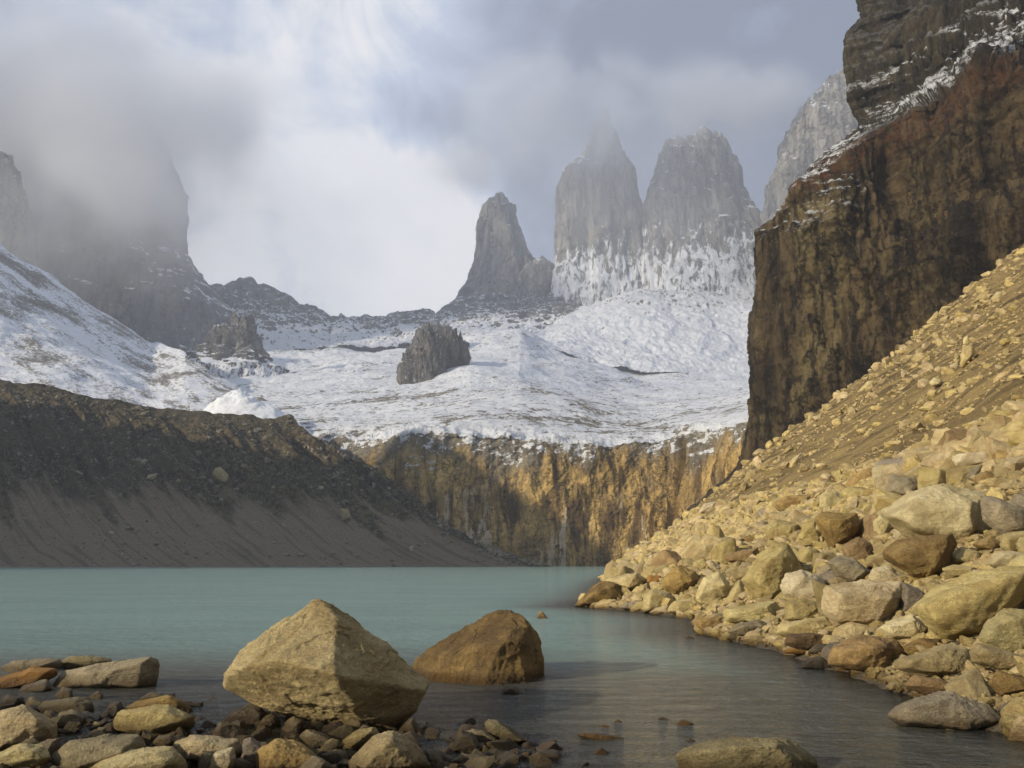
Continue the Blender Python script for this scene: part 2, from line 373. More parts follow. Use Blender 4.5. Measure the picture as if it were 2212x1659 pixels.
# ridge under the sky between the left peak and the towers
us = np.linspace(0, 1, 420); vs = np.linspace(0, 1, 130)
cp = D([(330, 620), (400, 610), (440, 618), (480, 620), (515, 612), (540, 604), (552, 618), (575, 621), (610, 636), (622, 648), (650, 664), (690, 676), (712, 696), (722, 690), (770, 688), (830, 690), (845, 684), (880, 682), (915, 676), (940, 681), (975, 665), (1010, 655), (1060, 640), (1140, 650), (1250, 640)])
px = cp[0][0] + us * (cp[-1][0] - cp[0][0]); crest = np.interp(px, [a[0] for a in cp], [a[1] for a in cp])
bot = D([(330, 780), (600, 770), (720, 760), (860, 760), (1000, 730), (1250, 740)]); bt = np.interp(px, [a[0] for a in bot], [a[1] for a in bot])
PX, V = np.meshgrid(px, vs); PY = crest[None] + (bt - crest)[None] * V; YY = 1640 - 260 * V
Pg = P(PX, PY, YY)
back = Pg[0:1] + np.array([0, 60, -40]) ; Pg = np.concatenate([back + np.array([0, 120, -160]), back, Pg])
RM = tower_mat('ridge_rock', 330, 520, (.21, .20, .18), (.11, .105, .10), 1.8, base=-.02, nz0=.35)
relief('mountain_ridge', Pg, lambda q: 6 * fbm(q * np.array([.022, .022, .005]), 5, .6, True) + 3 * fbm(q * .03, 4, .6), RM, 'low jagged ridge dusted with snow under the bright clouds', 'ridge')

# snowy apron under the towers
cp = [(455, 340), (480, 332), (520, 335), (545, 328), (562, 314), (600, 302), (640, 292), (700, 290), (740, 297), (800, 292)]
px = np.linspace(470, 800, 320); tp = interp(px, cp); bt = interp(px, [(470, 352), (540, 350), (600, 368), (680, 378), (760, 380), (800, 380)])
PX, V = np.meshgrid(px, vs); PY = tp[None] + (bt - tp)[None] * V; YY = 1560 - 420 * V ** .8
AM = tower_mat('apron_snow', 300, 700, (.25, .235, .21), (.13, .125, .12), 1.9, base=-.05, nz0=.35)
relief('mountain_apron', P(PX, PY, YY), lambda q: 8 * fbm(q * .007 + 5, 4, .5) + 3.6 * fbm(q * np.array([.03, .03, .007]), 5, .6, True), AM, 'steep snow plastered rock apron at the foot of the towers', 'snow slope')

# small rock knobs standing out of the snow
KM = tower_mat('knob_rock', 125, 205, (.20, .185, .165), (.085, .08, .075), 3.0, base=.0, nz0=.45); KM2 = tower_mat('knob_rock_mound', 205, 245, (.20, .185, .165), (.085, .08, .075), 3.0, base=.0, nz0=.45)
spire('rock_knob', D([(688, 508, 538), (700, 504, 544), (712, 472, 548), (730, 456, 552), (745, 448, 556), (765, 420, 566), (800, 360, 610), (850, 330, 640)]), 930, .6, KM2,
      'dark castle-like rock knob on a snowy mound left of the basin', amp=7, seed=11, hf=.05, rows=90, cols=120, cat='rock outcrop')
spire('rock_knob', None, 0, 0, KM, 'dark split rock outcrop standing alone in the middle of the snowfield', amp=9, seed=12, hf=.06, rows=110, cols=160, cat='rock outcrop', power=1.6,
      parts=[(D([(720, 925, 940), (742, 898, 952), (765, 876, 962), (800, 872, 955), (855, 868, 935)]), 760, .7), (D([(728, 955, 990), (745, 942, 1005), (772, 940, 1008), (810, 945, 995)]), 785, .6)])
spire('rock_knob', D([(701, 925, 945), (712, 910, 968), (730, 900, 980), (760, 890, 990)]), 1050, .6, KM, 'small dark rock bump behind the split outcrop in the snowfield', amp=5, seed=13, hf=.06, rows=50, cols=80, cat='rock outcrop')

# ------------------------------------------------------------------ headwall above the lake and the snow basin behind it (one sheet)
NC = 620; px = np.linspace(190, 840, NC)
lip = interp(px, [(190, 440), (330, 440), (375, 438), (430, 434), (480, 434), (540, 441), (600, 445), (650, 441), (690, 434), (745, 422), (770, 414), (840, 410)])
wd = interp(px, [(190, 460), (330, 425), (400, 392), (470, 384), (560, 384), (640, 389), (668, 390), (700, 374), (750, 330), (840, 285)])
vw = np.linspace(0, 1, 200)[:, None]
rowsY = wd[None] + 9 * vw ** 1.5 + 0 * px[None]
rowsP = 580 + (lip[None] - 580) * vw
A_ = P(np.broadcast_to(px, rowsP.shape), rowsP, rowsY)
vb = np.linspace(0, 1, 240)[1:, None]
backp = interp(px, [(190, 350), (300, 352), (420, 348), (470, 330), (520, 328), (560, 345), (640, 372), (760, 378), (840, 378)])
bY = (wd[None] + 9) * (1300 / (wd[None] + 9)) ** vb
bP = lip[None] + (backp - lip)[None] * (vb * .45 + .55 * vb ** .55)
B_ = P(np.broadcast_to(px, bP.shape), bP, bY)
Pg = np.concatenate([A_, B_])
def hw_disp(q):
    wall = 1 - sstep(q[..., 1] - wd[None], 8, 40)
    fl = fbm(q * np.array([.13, .05, .02]), 5, .6, True) * .6 + fbm(q * np.array([.035, .05, .010]) + 3, 4, .55) * 3.2 + fbm(q * .07, 6, .62) * 1.5 + np.floor(fbm(q * np.array([.06, .06, .03]) + 11, 3) * 5) * .45
    k = np.clip(q[..., 1] / 400, 1, 3.5)
    bs = fbm(q * np.array([.014, .010, .02]), 6, .55) * 2.4 * k + fbm(q * .004 + 3, 3) * 7 * (k - 1)
    cr_ = 10 * (1 - sstep(q[..., 2], 50, 64)) * np.exp(-((px[None] - (668 + (q[..., 2] - 14) * .40)) / 2.6) ** 2)          # the deep dark cleft
    return wall * (fl + cr_) + (1 - wall) * bs * np.where(px[None] > 650, 1 - .75 * sstep(px[None], 650, 690) * (1 - sstep(q[..., 1], 450, 600)), 1)
m, t, out = newmat('headwall_rock'); pos, p, nz = common(t)
s1 = vstreak(t, pos, .09, .014, 8, .68, .8); s2 = vstreak(t, pos, .42, .035, 7, .65, .5); s3 = vstreak(t, t.vadd(pos, (50, 0, 9)), .17, .011, 6, .6, .3)
s4 = vstreak(t, t.vadd(pos, (9, 0, 0)), .035, .02, 5, .6, .4); crk = t.noise(pos, .25, 8, .7)
lay = t.noise(t.vmul(pos, (.05, .05, .9)), 1.0, 4, .6)
col = t.mix(t.mr(s1, .38, .6), (.12, .075, .033), (.72, .49, .175))
col = t.mix(t.mr(s4, .5, .68, 0, .7), col, (.24, .16, .07))
col = t.mix(t.mr(s2, .56, .7, 0, .65), col, (.07, .05, .035))
lowz = t.mr(t.math('ADD', p[2], t.math('MULTIPLY', crk, 30.0)), 30, 62, 1, 0)
col = t.mix(t.mr(crk, .52, .64, 0, .5), col, (.10, .07, .04))
ck = cracks(t, pos, .07, .012, .05); ck2 = cracks(t, t.vadd(pos, (31, 3, 9)), .22, .04, .06)
ckm = t.math('MULTIPLY', t.math('ADD', t.math('MULTIPLY', ck, .7), .3), t.math('ADD', t.math('MULTIPLY', ck2, .45), .55))
col = t.mix(1.0, col, t.node('ShaderNodeCombineXYZ', {0: ckm, 1: ckm, 2: ckm}).outputs[0], 'MULTIPLY')
col = t.mix(t.math('MULTIPLY', t.mr(s3, .56, .61), lowz), col, (.66, .54, .38))
col = t.mix(t.mr(lay, .6, .75, 0, .35), col, (.10, .07, .045))
# snow: caught on everything that is not steep, thinning down the face
sp = t.noise(t.vmul(pos, (1, .6, 1.2)), .22, 9, .75, .5); spw = t.noise(t.vmul(pos, (1, 1, .6)), .05, 7, .65, .5)
topm = t.mr(t.math('ADD', p[2], t.math('MULTIPLY', t.math('SUBTRACT', spw, .5), 60.0)), 42, 60)
flat = t.mr(nz, .25, .75)
dr = t.noise(t.vmul(t.node('ShaderNodeVectorRotate', {'Vector': pos, 'Angle': math.radians(14)}, rotation_type='Y_AXIS').outputs[0], (.011, .013, .045)), 1.0, 9, .78, 1.6)
thr = t.math('ADD', t.math('MULTIPLY', topm, t.math('ADD', t.math('MULTIPLY', flat, .16), .12)), t.math('MULTIPLY', t.math('SUBTRACT', dr, .36), 1.0))
thr = t.math('ADD', thr, t.mr(p[1], 420, 800, -.17, -.09))
thr = t.math('ADD', thr, t.math('MULTIPLY', t.mr(p[2], 34, 54, -.08, .10), t.mr(p[1], 392, 440, 1, 0)))
thr = t.math('SUBTRACT', thr, .03)
sn = t.mr(t.math('ADD', sp, thr), .66, .72)
sn = t.math('MULTIPLY', sn, t.mr(p[2], 26, 40))
rocktop = t.mix(t.mr(crk, .35, .65), (.14, .125, .10), (.30, .265, .205))
col = t.mix(topm, col, rocktop)
col = t.mix(sn, col, SNOW)
bigs = t.noise(pos, .006, 8, .7, .6)
nrm = t.bump(s2, .8, 1.2); nrm = t.bump(sp, .9, 1.6, nrm); nrm = t.bump(dr, .8, 4, nrm); nrm = t.bump(bigs, .6, 20, nrm)
finish(t, out, col, .88, nrm, .15)
relief('headwall_cliff', Pg, hw_disp, m, 'ochre streaked rock headwall above the lake with the snowfield on top', 'cliff')

# ------------------------------------------------------------------ left snow slope
us = np.linspace(0, 1, 420); vs = np.linspace(0, 1, 260)
tp = D([(-500, 220), (-200, 400), (0, 521), (50, 562), (100, 592), (180, 650), (270, 708), (330, 742), (400, 762), (440, 790), (520, 850), (620, 900)])
px = tp[0][0] + us * (tp[-1][0] - tp[0][0]); top = np.interp(px, [a[0] for a in tp], [a[1] for a in tp])
bt = interp(px, [(-260, 400), (0, 410), (150, 425), (290, 440)])
PX, V = np.meshgrid(px, vs); PY = top[None] + np.maximum(bt - top, 8)[None] * V
YT = interp(px, [(-240, 800), (0, 860), (150, 900), (200, 780), (290, 600)]); YB = interp(px, [(-240, 500), (0, 540), (290, 540)])
YY = YT[None] + (YB - YT)[None] * V ** .85
Pg = P(PX, PY, YY); Pg = np.concatenate([Pg[0:1] + np.array([0, 90, -90]), Pg])
m, t, out = newmat('snow_slope'); pos, p, nz = common(t)
rotv = t.node('ShaderNodeVectorRotate', {'Vector': pos, 'Angle': math.radians(-32)}, rotation_type='Y_AXIS').outputs[0]
a = t.noise(t.vmul(pos, (1, 1, 1)), .30, 9, .8, .4); b = t.noise(pos, .018, 6, .6, .5); c = t.noise(t.vmul(rotv, (.012, .02, .11)), 1.0, 7, .65, .4)
rk = t.mr(t.math('ADD', t.math('ADD', t.math('MULTIPLY', a, .6), t.math('MULTIPLY', c, .45)), t.math('MULTIPLY', b, .32)), .665, .735)
rc = t.mix(t.mr(a, .4, .6), (.10, .09, .075), (.26, .235, .195))
col = t.mix(rk, SNOW, rc)
nrm = t.bump(a, .8, 1.6); nrm = t.bump(c, .7, 5, nrm)
finish(t, out, col, .9, nrm, .1); SNOWSLOPE = m
relief('mountain_slope', Pg, lambda q: 7 * fbm(q * .008 + 2, 4) + 1.8 * fbm(q * .03, 5, .6) , m, 'snow covered slope with rock showing through descending from the left', 'snow slope')

m, t, out = newmat('mound_snow'); pos, p, nz = common(t); a = t.noise(pos, .5, 8, .78, .4)
finish(t, out, t.mix(t.mr(a, .58, .66), SNOW, (.34, .29, .2)), .9, t.bump(a, .8, .8), .1); MOUND = m
# sunlit snow cone behind the moraine crest
spire('snow_mound', D([(842, 503, 514), (852, 488, 530), (866, 468, 560), (884, 450, 600), (900, 430, 622), (960, 400, 700)]), 455, .5, MOUND, 'small sunlit snow cone behind the moraine crest', amp=1.6, seed=21, hf=.06, rows=80, cols=120, cat='snow mound', power=2.0)

# ------------------------------------------------------------------ left moraine
us = np.linspace(0, 1, 620); vs = np.linspace(0, 1, 260)
cc = [(0, -260, 372), (.14, -100, 378), (.25, 0, 380), (.32, 46, 386), (.39, 93, 398), (.47, 153, 407), (.56, 218, 413), (.64, 273, 420), (.665, 288, 416), (.72, 330, 446), (.80, 395, 500), (.90, 475, 543), (1.0, 560, 569)]
cpx = np.interp(us, [c[0] for c in cc], [c[1] for c in cc]); cpy = np.interp(us, [c[0] for c in cc], [c[2] for c in cc])
cY = np.interp(us, [0, .25, .56, .665, .8, 1], [395, 410, 425, 428, 392, 352])
tpx = np.interp(us, [0, .25, .56, .665, .8, 1], [-160, 140, 420, 520, 548, 566])
tY = np.interp(us, [0, .25, .56, .665, .8, 1], [285, 318, 335, 345, 349, 350])
C_ = P(cpx, cpy, cY); T_ = P(tpx, np.full_like(tpx, 566.5), tY); T_[:, 2] = -2.5
prof = vs ** 1.0; zprof = 1 - (vs * .93 + .07 * np.sin(vs * math.pi / 2)) ; zprof = (1 - vs) - .10 * np.sin(vs * math.pi) + .03 * np.sin(vs * 2 * math.pi)
Pg = C_[None] * (1 - vs[:, None, None]) + T_[None] * vs[:, None, None]
Pg[..., 2] = T_[None, :, 2] + (C_[:, 2] - T_[:, 2])[None] * zprof[:, None]
nb = 60; vb_ = np.linspace(1, 0, nb)[:-1]
Bk = C_.copy(); Bk[:, 0] += np.interp(us, [0, .6, .7, 1], [-60, -40, 30, 20]); Bk[:, 1] += np.interp(us, [0, .6, .75, 1], [100, 90, 50, 6]); Bk[:, 2] = -4
Bg = C_[None] * (1 - vb_[:, None, None]) + Bk[None] * vb_[:, None, None]
Pg = np.concatenate([Bg, Pg])
UG = np.broadcast_to(us, Pg.shape[:2]); VG = np.concatenate([np.zeros(nb - 1), vs])[:, None] * np.ones_like(us)[None]
def mor_disp(q):
    up = 1 - sstep(VG, .42, .62)
    wob = .35 * fbm(q * .02 + 8, 3); q2 = np.stack([UG * 34 + wob, VG * 2.6, 0 * UG], -1); q3 = np.stack([UG * 110 + 2 * wob, VG * 7, 0 * UG], -1)
    dpt = sstep(VG, .04, .18)
    g = fbm(q2, 4, .6) * (7.5 * up + .5) * dpt + fbm(q3, 3, .6) * (.9 * up + .1) * dpt
    k = (C_[:, 2] / 90)[None] * .85 + .1
    return (g + fbm(q * .12, 4, .6) * (1.1 * up + .3) + fbm(q * .02, 3) * 2.2) * np.clip(k, .1, 1)
m, t, out = newmat('moraine'); pos, p, nz = common(t)
vv = t.node('ShaderNodeAttribute', None, attribute_name='down').outputs['Fac']
uu = t.node('ShaderNodeAttribute', None, attribute_name='along').outputs['Fac']
fl = t.noise(t.node('ShaderNodeCombineXYZ', {0: t.math('MULTIPLY', uu, 26.0), 1: t.math('MULTIPLY', vv, 2.0), 2: 0.0}).outputs[0], 1.0, 6, .6, .3)
fl2 = t.noise(t.node('ShaderNodeCombineXYZ', {0: t.math('MULTIPLY', uu, 120.0), 1: t.math('MULTIPLY', vv, 3.0), 2: 4.0}).outputs[0], 1.0, 5, .6, .5)
a = t.noise(pos, .35, 8, .78, .3); b = t.noise(pos, 1.4, 5, .75); big = t.noise(pos, .03, 5, .6)
edge = t.math('ADD', vv, t.math('MULTIPLY', t.math('SUBTRACT', fl, .5), 1.15))
upm = t.mr(edge, .50, .60, 1, 0)
dk = t.mix(t.mr(a, .42, .62), (.024, .018, .011), (.145, .115, .062))
dk = t.mix(t.mr(big, .45, .6, 0, .7), dk, (.09, .075, .045))
lt = t.mix(t.mr(b, .35, .65), (.15, .12, .08), (.225, .18, .125))
lt = t.mix(t.mr(fl2, .53, .62, 0, .75), lt, (.10, .078, .055))
lt = t.mix(t.mr(a, .60, .70, 0, .8), lt, (.36, .32, .25))
col = t.mix(upm, lt, dk)
col = t.mix(t.math('MULTIPLY', t.mr(b, .68, .76), upm), col, (.32, .29, .22))
sn = t.math('MULTIPLY', t.mr(t.math('ADD', a, t.math('MULTIPLY', fl2, .3)), .76, .80), t.mr(uu, .58, .68))
col = t.mix(t.math('MULTIPLY', sn, t.mr(vv, .35, .5, 1, 0)), col, SNOW)
nrm = t.bump(a, .9, 1.2); nrm = t.bump(b, .6, .3, nrm)
finish(t, out, col, .95, nrm, .1)
o = relief('moraine_hill', Pg, mor_disp, m, 'long dark moraine bank with grey scree fans running down to the lake', 'moraine')
MOR = np.array([v.co for v in o.data.vertices]).reshape(Pg.shape)
for nm, arr in (('down', VG), ('along', UG)):
    at = o.data.attributes.new(nm, 'FLOAT', 'POINT'); at.data.foreach_set('value', np.ascontiguousarray(arr, np.float32).ravel())

# added unseen ridge, its crest shaped to shade the moraine and headwall foot
fy = np.linspace(0, 450, 90); fx = np.linspace(-640, -290, 70); FX, FY = np.meshgrid(fx, fy)
crest = interp(FY, [(0, -12), (40, 95), (95, 170), (107, 181), (138, 192), (169, 206), (182, 198), (198, 178), (218, 164), (260, 152), (320, 128), (440, -12)])
FZ = -12 + (crest + 12) * np.clip(1 - np.abs(FX + 400) / np.where(FX > -400, 150, 260), 0, 1) ** .9
FZ = FZ + 5 * fbm(np.stack([FX, FY, FZ * 0], -1) * .02, 5, .55) * np.clip(FZ / 40, 0, 1)
tag(mesh_obj('shade_hill', np.stack([FX, FY, FZ], -1), grid_faces(90, 70)[:, ::-1], GROUND_M), 'unseen ridge added past the left end of the moraine to shade it', 'shade_hill', 'structure')

# ------------------------------------------------------------------ right cliff
SIL = [(-160, 880), (0, 859), (18, 862), (37, 847), (60, 844), (93, 850), (118, 859), (132, 861), (140, 850), (157, 829), (172, 812), (185, 801), (205, 786), (222, 771), (231, 757), (278, 759), (324, 757), (370, 754), (417, 749), (445, 744), (463, 738), (480, 727), (505, 700), (530, 672), (550, 650), (590, 640)]
rows_py = np.concatenate([np.linspace(-160, 0, 40)[:-1], np.linspace(0, 590, 400)])
xl = interp(rows_py, SIL) + 1
ne, nf = 26, 400
a_ = np.linspace(0, 1, ne)[:-1]; uf = np.linspace(0, 1, nf) ** 1.15
def cliffD(px, py):
    d = interp(px, [(640, 232), (700, 222), (745, 214), (860, 196), (1024, 172), (1300, 140), (1700, 110)])
    ledge = interp(px, [(700, 235), (757, 232), (801, 186), (860, 140), (930, 92), (980, 70), (1024, 72), (1500, 30)])
    d = d + 13 * sstep(ledge - py, -4, 16) + 22 * sstep(ledge - py, 10, 150) * .6
    l2 = interp(px, [(800, 262), (880, 243), (950, 228), (1024, 205), (1500, 90)])
    d = d + 5 * sstep(l2 - py, -3, 9) * sstep(px, 830, 900)
    band = sstep(ledge - py, 8, 40) * (1 - sstep(ledge - py, 90, 130))
    d = d + band * 2.2 * perlin(np.stack([px * .004 + 0 * py, (py + .3 * px) * .11, 0 * py + 0 * px], -1)) * 1.6
    return d
rp = rows_py[:, None]
pxf = xl[:, None] + (1650 - xl[:, None]) * uf[None]; Df = cliffD(pxf, rp + 0 * pxf)
pxe = xl[:, None] + 14 * (1 - a_[None]) ** 2; De = cliffD(xl[:, None] + 0 * pxe, rp + 0 * pxe) + 75 * (1 - a_[None]) ** 1.6
Df = Df + 5 * np.exp(-(pxf - xl[:, None]) / 10.)*0
Pg = P(np.concatenate([pxe, pxf], 1), rp + np.zeros((1, ne - 1 + nf)), np.concatenate([De, Df], 1))
def cl_disp(q):
    fl = fbm(q * np.array([.09, .05, .018]) + 9, 6, .66, True) * 1.5 + fbm(q * .035 + 4, 6, .6) * 3.0 + fbm(q * np.array([.1, .1, .4]), 5, .65) * .8 + fbm(q * .3, 4, .65, True) * .35
    bl = np.floor(fbm(q * np.array([.045, .045, .022]) + 20, 3) * 4) * 1.5 + np.floor(fbm(q * np.array([.16, .16, .10]) + 40, 2) * 4) * .3
    em = np.concatenate([np.full((len(rows_py), ne - 1), .42), np.clip((pxf - xl[:, None]) / 70, .42, 1)], 1)
    return (fl + bl) * em
m, t, out = newmat('cliff_rock'); pos, p, nz = common(t)
s1 = vstreak(t, pos, .10, .018, 8, .7, .5); s2 = vstreak(t, pos, .42, .035, 7, .68, .25); big = t.noise(t.vmul(pos, (1, 1, .6)), .03, 6, .65, .8)
crk = t.noise(t.vmul(pos, (1, 1, .7)), .6, 9, .8, .3); lay = t.noise(t.vmul(pos, (.05, .05, .55)), 1.0, 6, .7, .4)
pa = P(801, 186, 205.); pb = P(1024, 72, 173.); HSL = float((pb[2] - pa[2]) / (pb[0] - pa[0])); H0 = float(pa[2] - HSL * pa[0]); print('ledge', HSL, H0)
col = t.mix(t.mr(s1, .36, .62), (.020, .015, .010), (.135, .095, .045))
col = t.mix(t.mr(big, .50, .64, 0, .85), col, (.20, .155, .07))
col = t.mix(t.mr(s2, .51, .60, 0, .9), col, (.020, .015, .011))
col = t.mix(t.mr(crk, .56, .70, 0, .6), col, (.27, .215, .10))
# rust-red band along the ledge (rises to the right), cloud shade painted as black above it
hl = t.math('SUBTRACT', p[2], t.math('MULTIPLY', p[0], HSL))
ck = cracks(t, pos, .09, .022, .07, 2.0); ck2 = cracks(t, t.vadd(pos, (31, 3, 9)), .28, .10, .07)
ckm = t.math('MULTIPLY', t.math('ADD', t.math('MULTIPLY', ck, .75), .25), t.math('ADD', t.math('MULTIPLY', ck2, .3), .7))
col = t.mix(1.0, col, t.node('ShaderNodeCombineXYZ', {0: ckm, 1: ckm, 2: ckm}).outputs[0], 'MULTIPLY')
hh = t.math('ADD', t.math('ADD', hl, t.math('MULTIPLY', p[1], -.0)), t.math('MULTIPLY', t.math('SUBTRACT', big, .5), 9.0))
red = t.math('MULTIPLY', t.mr(hh, H0 - 5, H0 + 1), t.mr(hh, H0 + 5, H0 + 11, 1, 0))
col = t.mix(t.math('MULTIPLY', red, t.mr(crk, .42, .6, 0, .9)), col, (.12, .05, .022))
cloud_shade = t.mr(hh, H0 + 5, H0 + 11)
col = t.mix(t.math('MULTIPLY', cloud_shade, .75), col, t.mix(t.mr(crk, .4, .6), (.018, .016, .014), (.06, .052, .04)))
snm = t.math('MULTIPLY', t.mr(nz, .16, .5), t.mr(t.math('ADD', t.math('MULTIPLY', lay, .5), t.math('MULTIPLY', crk, .5)), .485, .55))
snm = t.math('MULTIPLY', snm, t.math('ADD', t.math('MULTIPLY', t.mr(hh, H0 + 7, H0 + 12), t.mr(hh, H0 + 26, H0 + 36, 1, .1)), t.math('MULTIPLY', t.mr(p[0], 84, 96, 1, 0), t.mr(hh, H0 - 14, H0 - 6)), clamp=True))
col = t.mix(snm, col, (.75, .77, .8))
col = t.mix(t.mr(p[2], 14, 40, .45, 0), col, (.12, .078, .045))
nrm = t.bump(ckm, .8, 1.0); nrm = t.bump(s2, 1.0, 1.4, nrm); nrm = t.bump(crk, 1.0, 1.2, nrm); nrm = t.bump(lay, .7, .8, nrm)
finish(t, out, col, .9, nrm, .2)
relief('cliff', Pg, cl_disp, m, 'towering dark brown cliff with rust coloured ledge and snow bands', 'cliff')

# ------------------------------------------------------------------ rocks
def ico(level):
    bm = bmesh.new(); bmesh.ops.create_icosphere(bm, subdivisions=level, radius=1)
    v = np.array([x.co for x in bm.verts]); f = np.array([[x.index for x in q.verts] for q in bm.faces]); bm.free()
    v /= np.linalg.norm(v, axis=1)[:, None]; return v, f
ICO = {k: ico(k) for k in (2, 3, 4, 5, 6, 7)}
def polytope(dirs, N, h, sharp):
    """distance from the centre to a body cut out by planes N.x = h, its edges slightly worn"""
    dn = dirs @ N.T; inv = np.maximum(dn, 1e-3) / h[None]
    return (inv ** sharp).sum(1) ** (-1 / sharp)
def chips(dirs, r, n, seed, depth=.93):
    # small corners broken off: planes tangent a little inside the body
    rs_ = np.random.RandomState(seed + 900)
    for k in range(n):
        nv = rs_.normal(size=3); nv /= np.linalg.norm(nv); dn = dirs @ nv
        sup = (dn * r).max() * rs_.uniform(depth, .985); c_ = np.where(dn > .05, sup / np.maximum(dn, .05), 1e9)
        r = np.minimum(r, c_)
    return r
def hull_planes(pts, ctr):
    bm = bmesh.new()
    for p_ in pts: bm.verts.new(p_ - ctr)
    bmesh.ops.convex_hull(bm, input=bm.verts[:]); bm.normal_update()
    N, h = [], []
    for f in bm.faces:
        n = np.array(f.normal); d = float(n @ np.array(f.verts[0].co))
        if d < 0: n, d = -n, -d
        if f.calc_area() > 1e-7: N.append(n); h.append(max(d, 1e-3))
    bm.free(); return np.array(N), np.array(h)
def merge_planes(N, h):
    keepN, keeph = [], []
    for n, d in zip(N, h):
        if not any(n @ a > .97 and abs(d - b) < .08 * (abs(d) + .01) + .01 for a, b in zip(keepN, keeph)): keepN.append(n); keeph.append(d)
    return np.array(keepN), np.array(keeph)
def rough_up(v, size, seed, amt=1.0):
    q = v / size + seed * 5.37
    return amt * size * (.020 * fbm(q * 1.6, 3, .55) + .013 * fbm(q * 4.5, 5, .62, True) + .010 * np.round(fbm(q * 3.1 + 3, 2) * 3))
rng = random.Random(5)
HERO_FP = []
def hero(outline, mat, label, front=None, level=5, thick=.42, depth=None, base=None, group=None, name='boulder', cat='boulder', sharp=150, soft=1.05, lift=0.0):
    seed = len(HERO_FP) + 1; rs = np.random.RandomState(seed)
    o_ = np.array(outline, float); x0, x1 = o_[:, 0].min(), o_[:, 0].max(); y1 = o_[:, 1].max(); y0 = o_[:, 1].min()
    bx = o_[o_[:, 1] > y1 - .25 * (y1 - y0)][:, 0].mean()
    Yh = hit(bx, base if base else y1) if depth is None else depth
    wid = (x1 - x0) / F * Yh; hei = (y1 - y0) / F * Yh
    b = thick * min(wid, hei * 1.7); Yc = Yh + .55 * b
    c = o_.mean(0)
    pts = list(P(o_[:, 0], o_[:, 1], Yc + rs.uniform(-.22, .22, len(o_)) * b))
    sh = c + (o_ - c) * rs.uniform(.5, .78, (len(o_), 1))
    if front is None:
        pts += list(P(sh[:, 0], sh[:, 1], Yc - b * rs.uniform(.45, .95, len(o_))))
    else:
        for (fx, fy, fd) in front: pts.append(P(fx, fy, Yc + fd * b))
    sb = c + (o_ - c) * rs.uniform(.55, .8, (len(o_), 1)) + np.array([0, .08 * (y1 - y0)])
    pts += list(P(sb[:, 0], sb[:, 1], Yc + b * rs.uniform(.6, 1.0, len(o_))))
    pts = np.array(pts); ctr = (pts.max(0) + pts.min(0)) / 2 * .4 + pts.mean(0) * .6
    N, h = hull_planes(pts, ctr); N, h = merge_planes(N, h)
    dirs, fc = ICO[level]; size = float(np.linalg.norm(pts.max(0) - pts.min(0))) / 2
    v = dirs * chips(dirs, polytope(dirs, N, h, sharp), 14, seed)[:, None] * 1.02
    v = v + dirs * rough_up(v, size, seed, soft)[:, None]
    zb = v[:, 2].min(); org = ctr + np.array([0, 0, zb])
    ob = mesh_obj(name, v - np.array([0, 0, zb]), fc, mat); ob.location = tuple(org + np.array([0, 0, lift]))
    tag(ob, label, cat, None, group); HERO_FP.append((ctr[0], ctr[1], size * .8, x0, x1, y0, y1, Yc)); return ob
def Z2(p): return [(x / 4.32, 566.67 + y / 4.32) for x, y in p]
def Z1(p): return [(512 + x / 4.32, 466.67 + y / 4.32) for x, y in p]
def Z4(p): return [(633.3 + x / 5.529, 266.67 + y / 5.529) for x, y in p]
def Z7(p): return [(x / 5.53, 366.67 + y / 5.53) for x, y in p]
def zf(z, fr): return [(*z([(x, y)])[0], d) for x, y, d in fr]

# --- the two big boulders in the water
hero(Z2([(1385, 152), (1465, 205), (1500, 262), (1600, 330), (1700, 400), (1842, 530), (1800, 605), (1650, 688), (1500, 668), (1400, 645), (1120, 605), (1010, 530), (968, 500), (1000, 430), (1100, 345), (1280, 215)]), TAN,
     'largest boulder, pale angular granite tipped on a corner in the shallow water', level=7, thick=.5, sharp=90,
     front=zf(Z2, [(1300, 395, -.9), (1180, 396, -.85), (1020, 440, -.45), (1440, 470, -1.15), (1330, 600, -.2), (1480, 655, -.3), (1200, 600, .05), (1640, 675, -.35), (1290, 235, -.2), (1470, 230, -.1), (1720, 640, .0), (1810, 540, -.15)]), depth=9.0, soft=1.0)
hero(D([(1095, 1323), (1140, 1340), (1160, 1385), (1171, 1435), (1172, 1468), (1020, 1474), (900, 1460), (891, 1446), (903, 1420), (960, 1385), (1030, 1345)]), GOLD,
     'golden brown wedge boulder in the water right of the largest boulder', level=7, thick=.55, sharp=110, soft=1.0,
     front=[(1100 * K, 1383 * K, -.8), (1045 * K, 1395 * K, -.75), (960 * K, 1430 * K, -.55), (1160 * K, 1400 * K, -.25), (1050 * K, 1460 * K, -1.0), (1150 * K, 1465 * K, -.7), (940 * K, 1458 * K, -.6)])

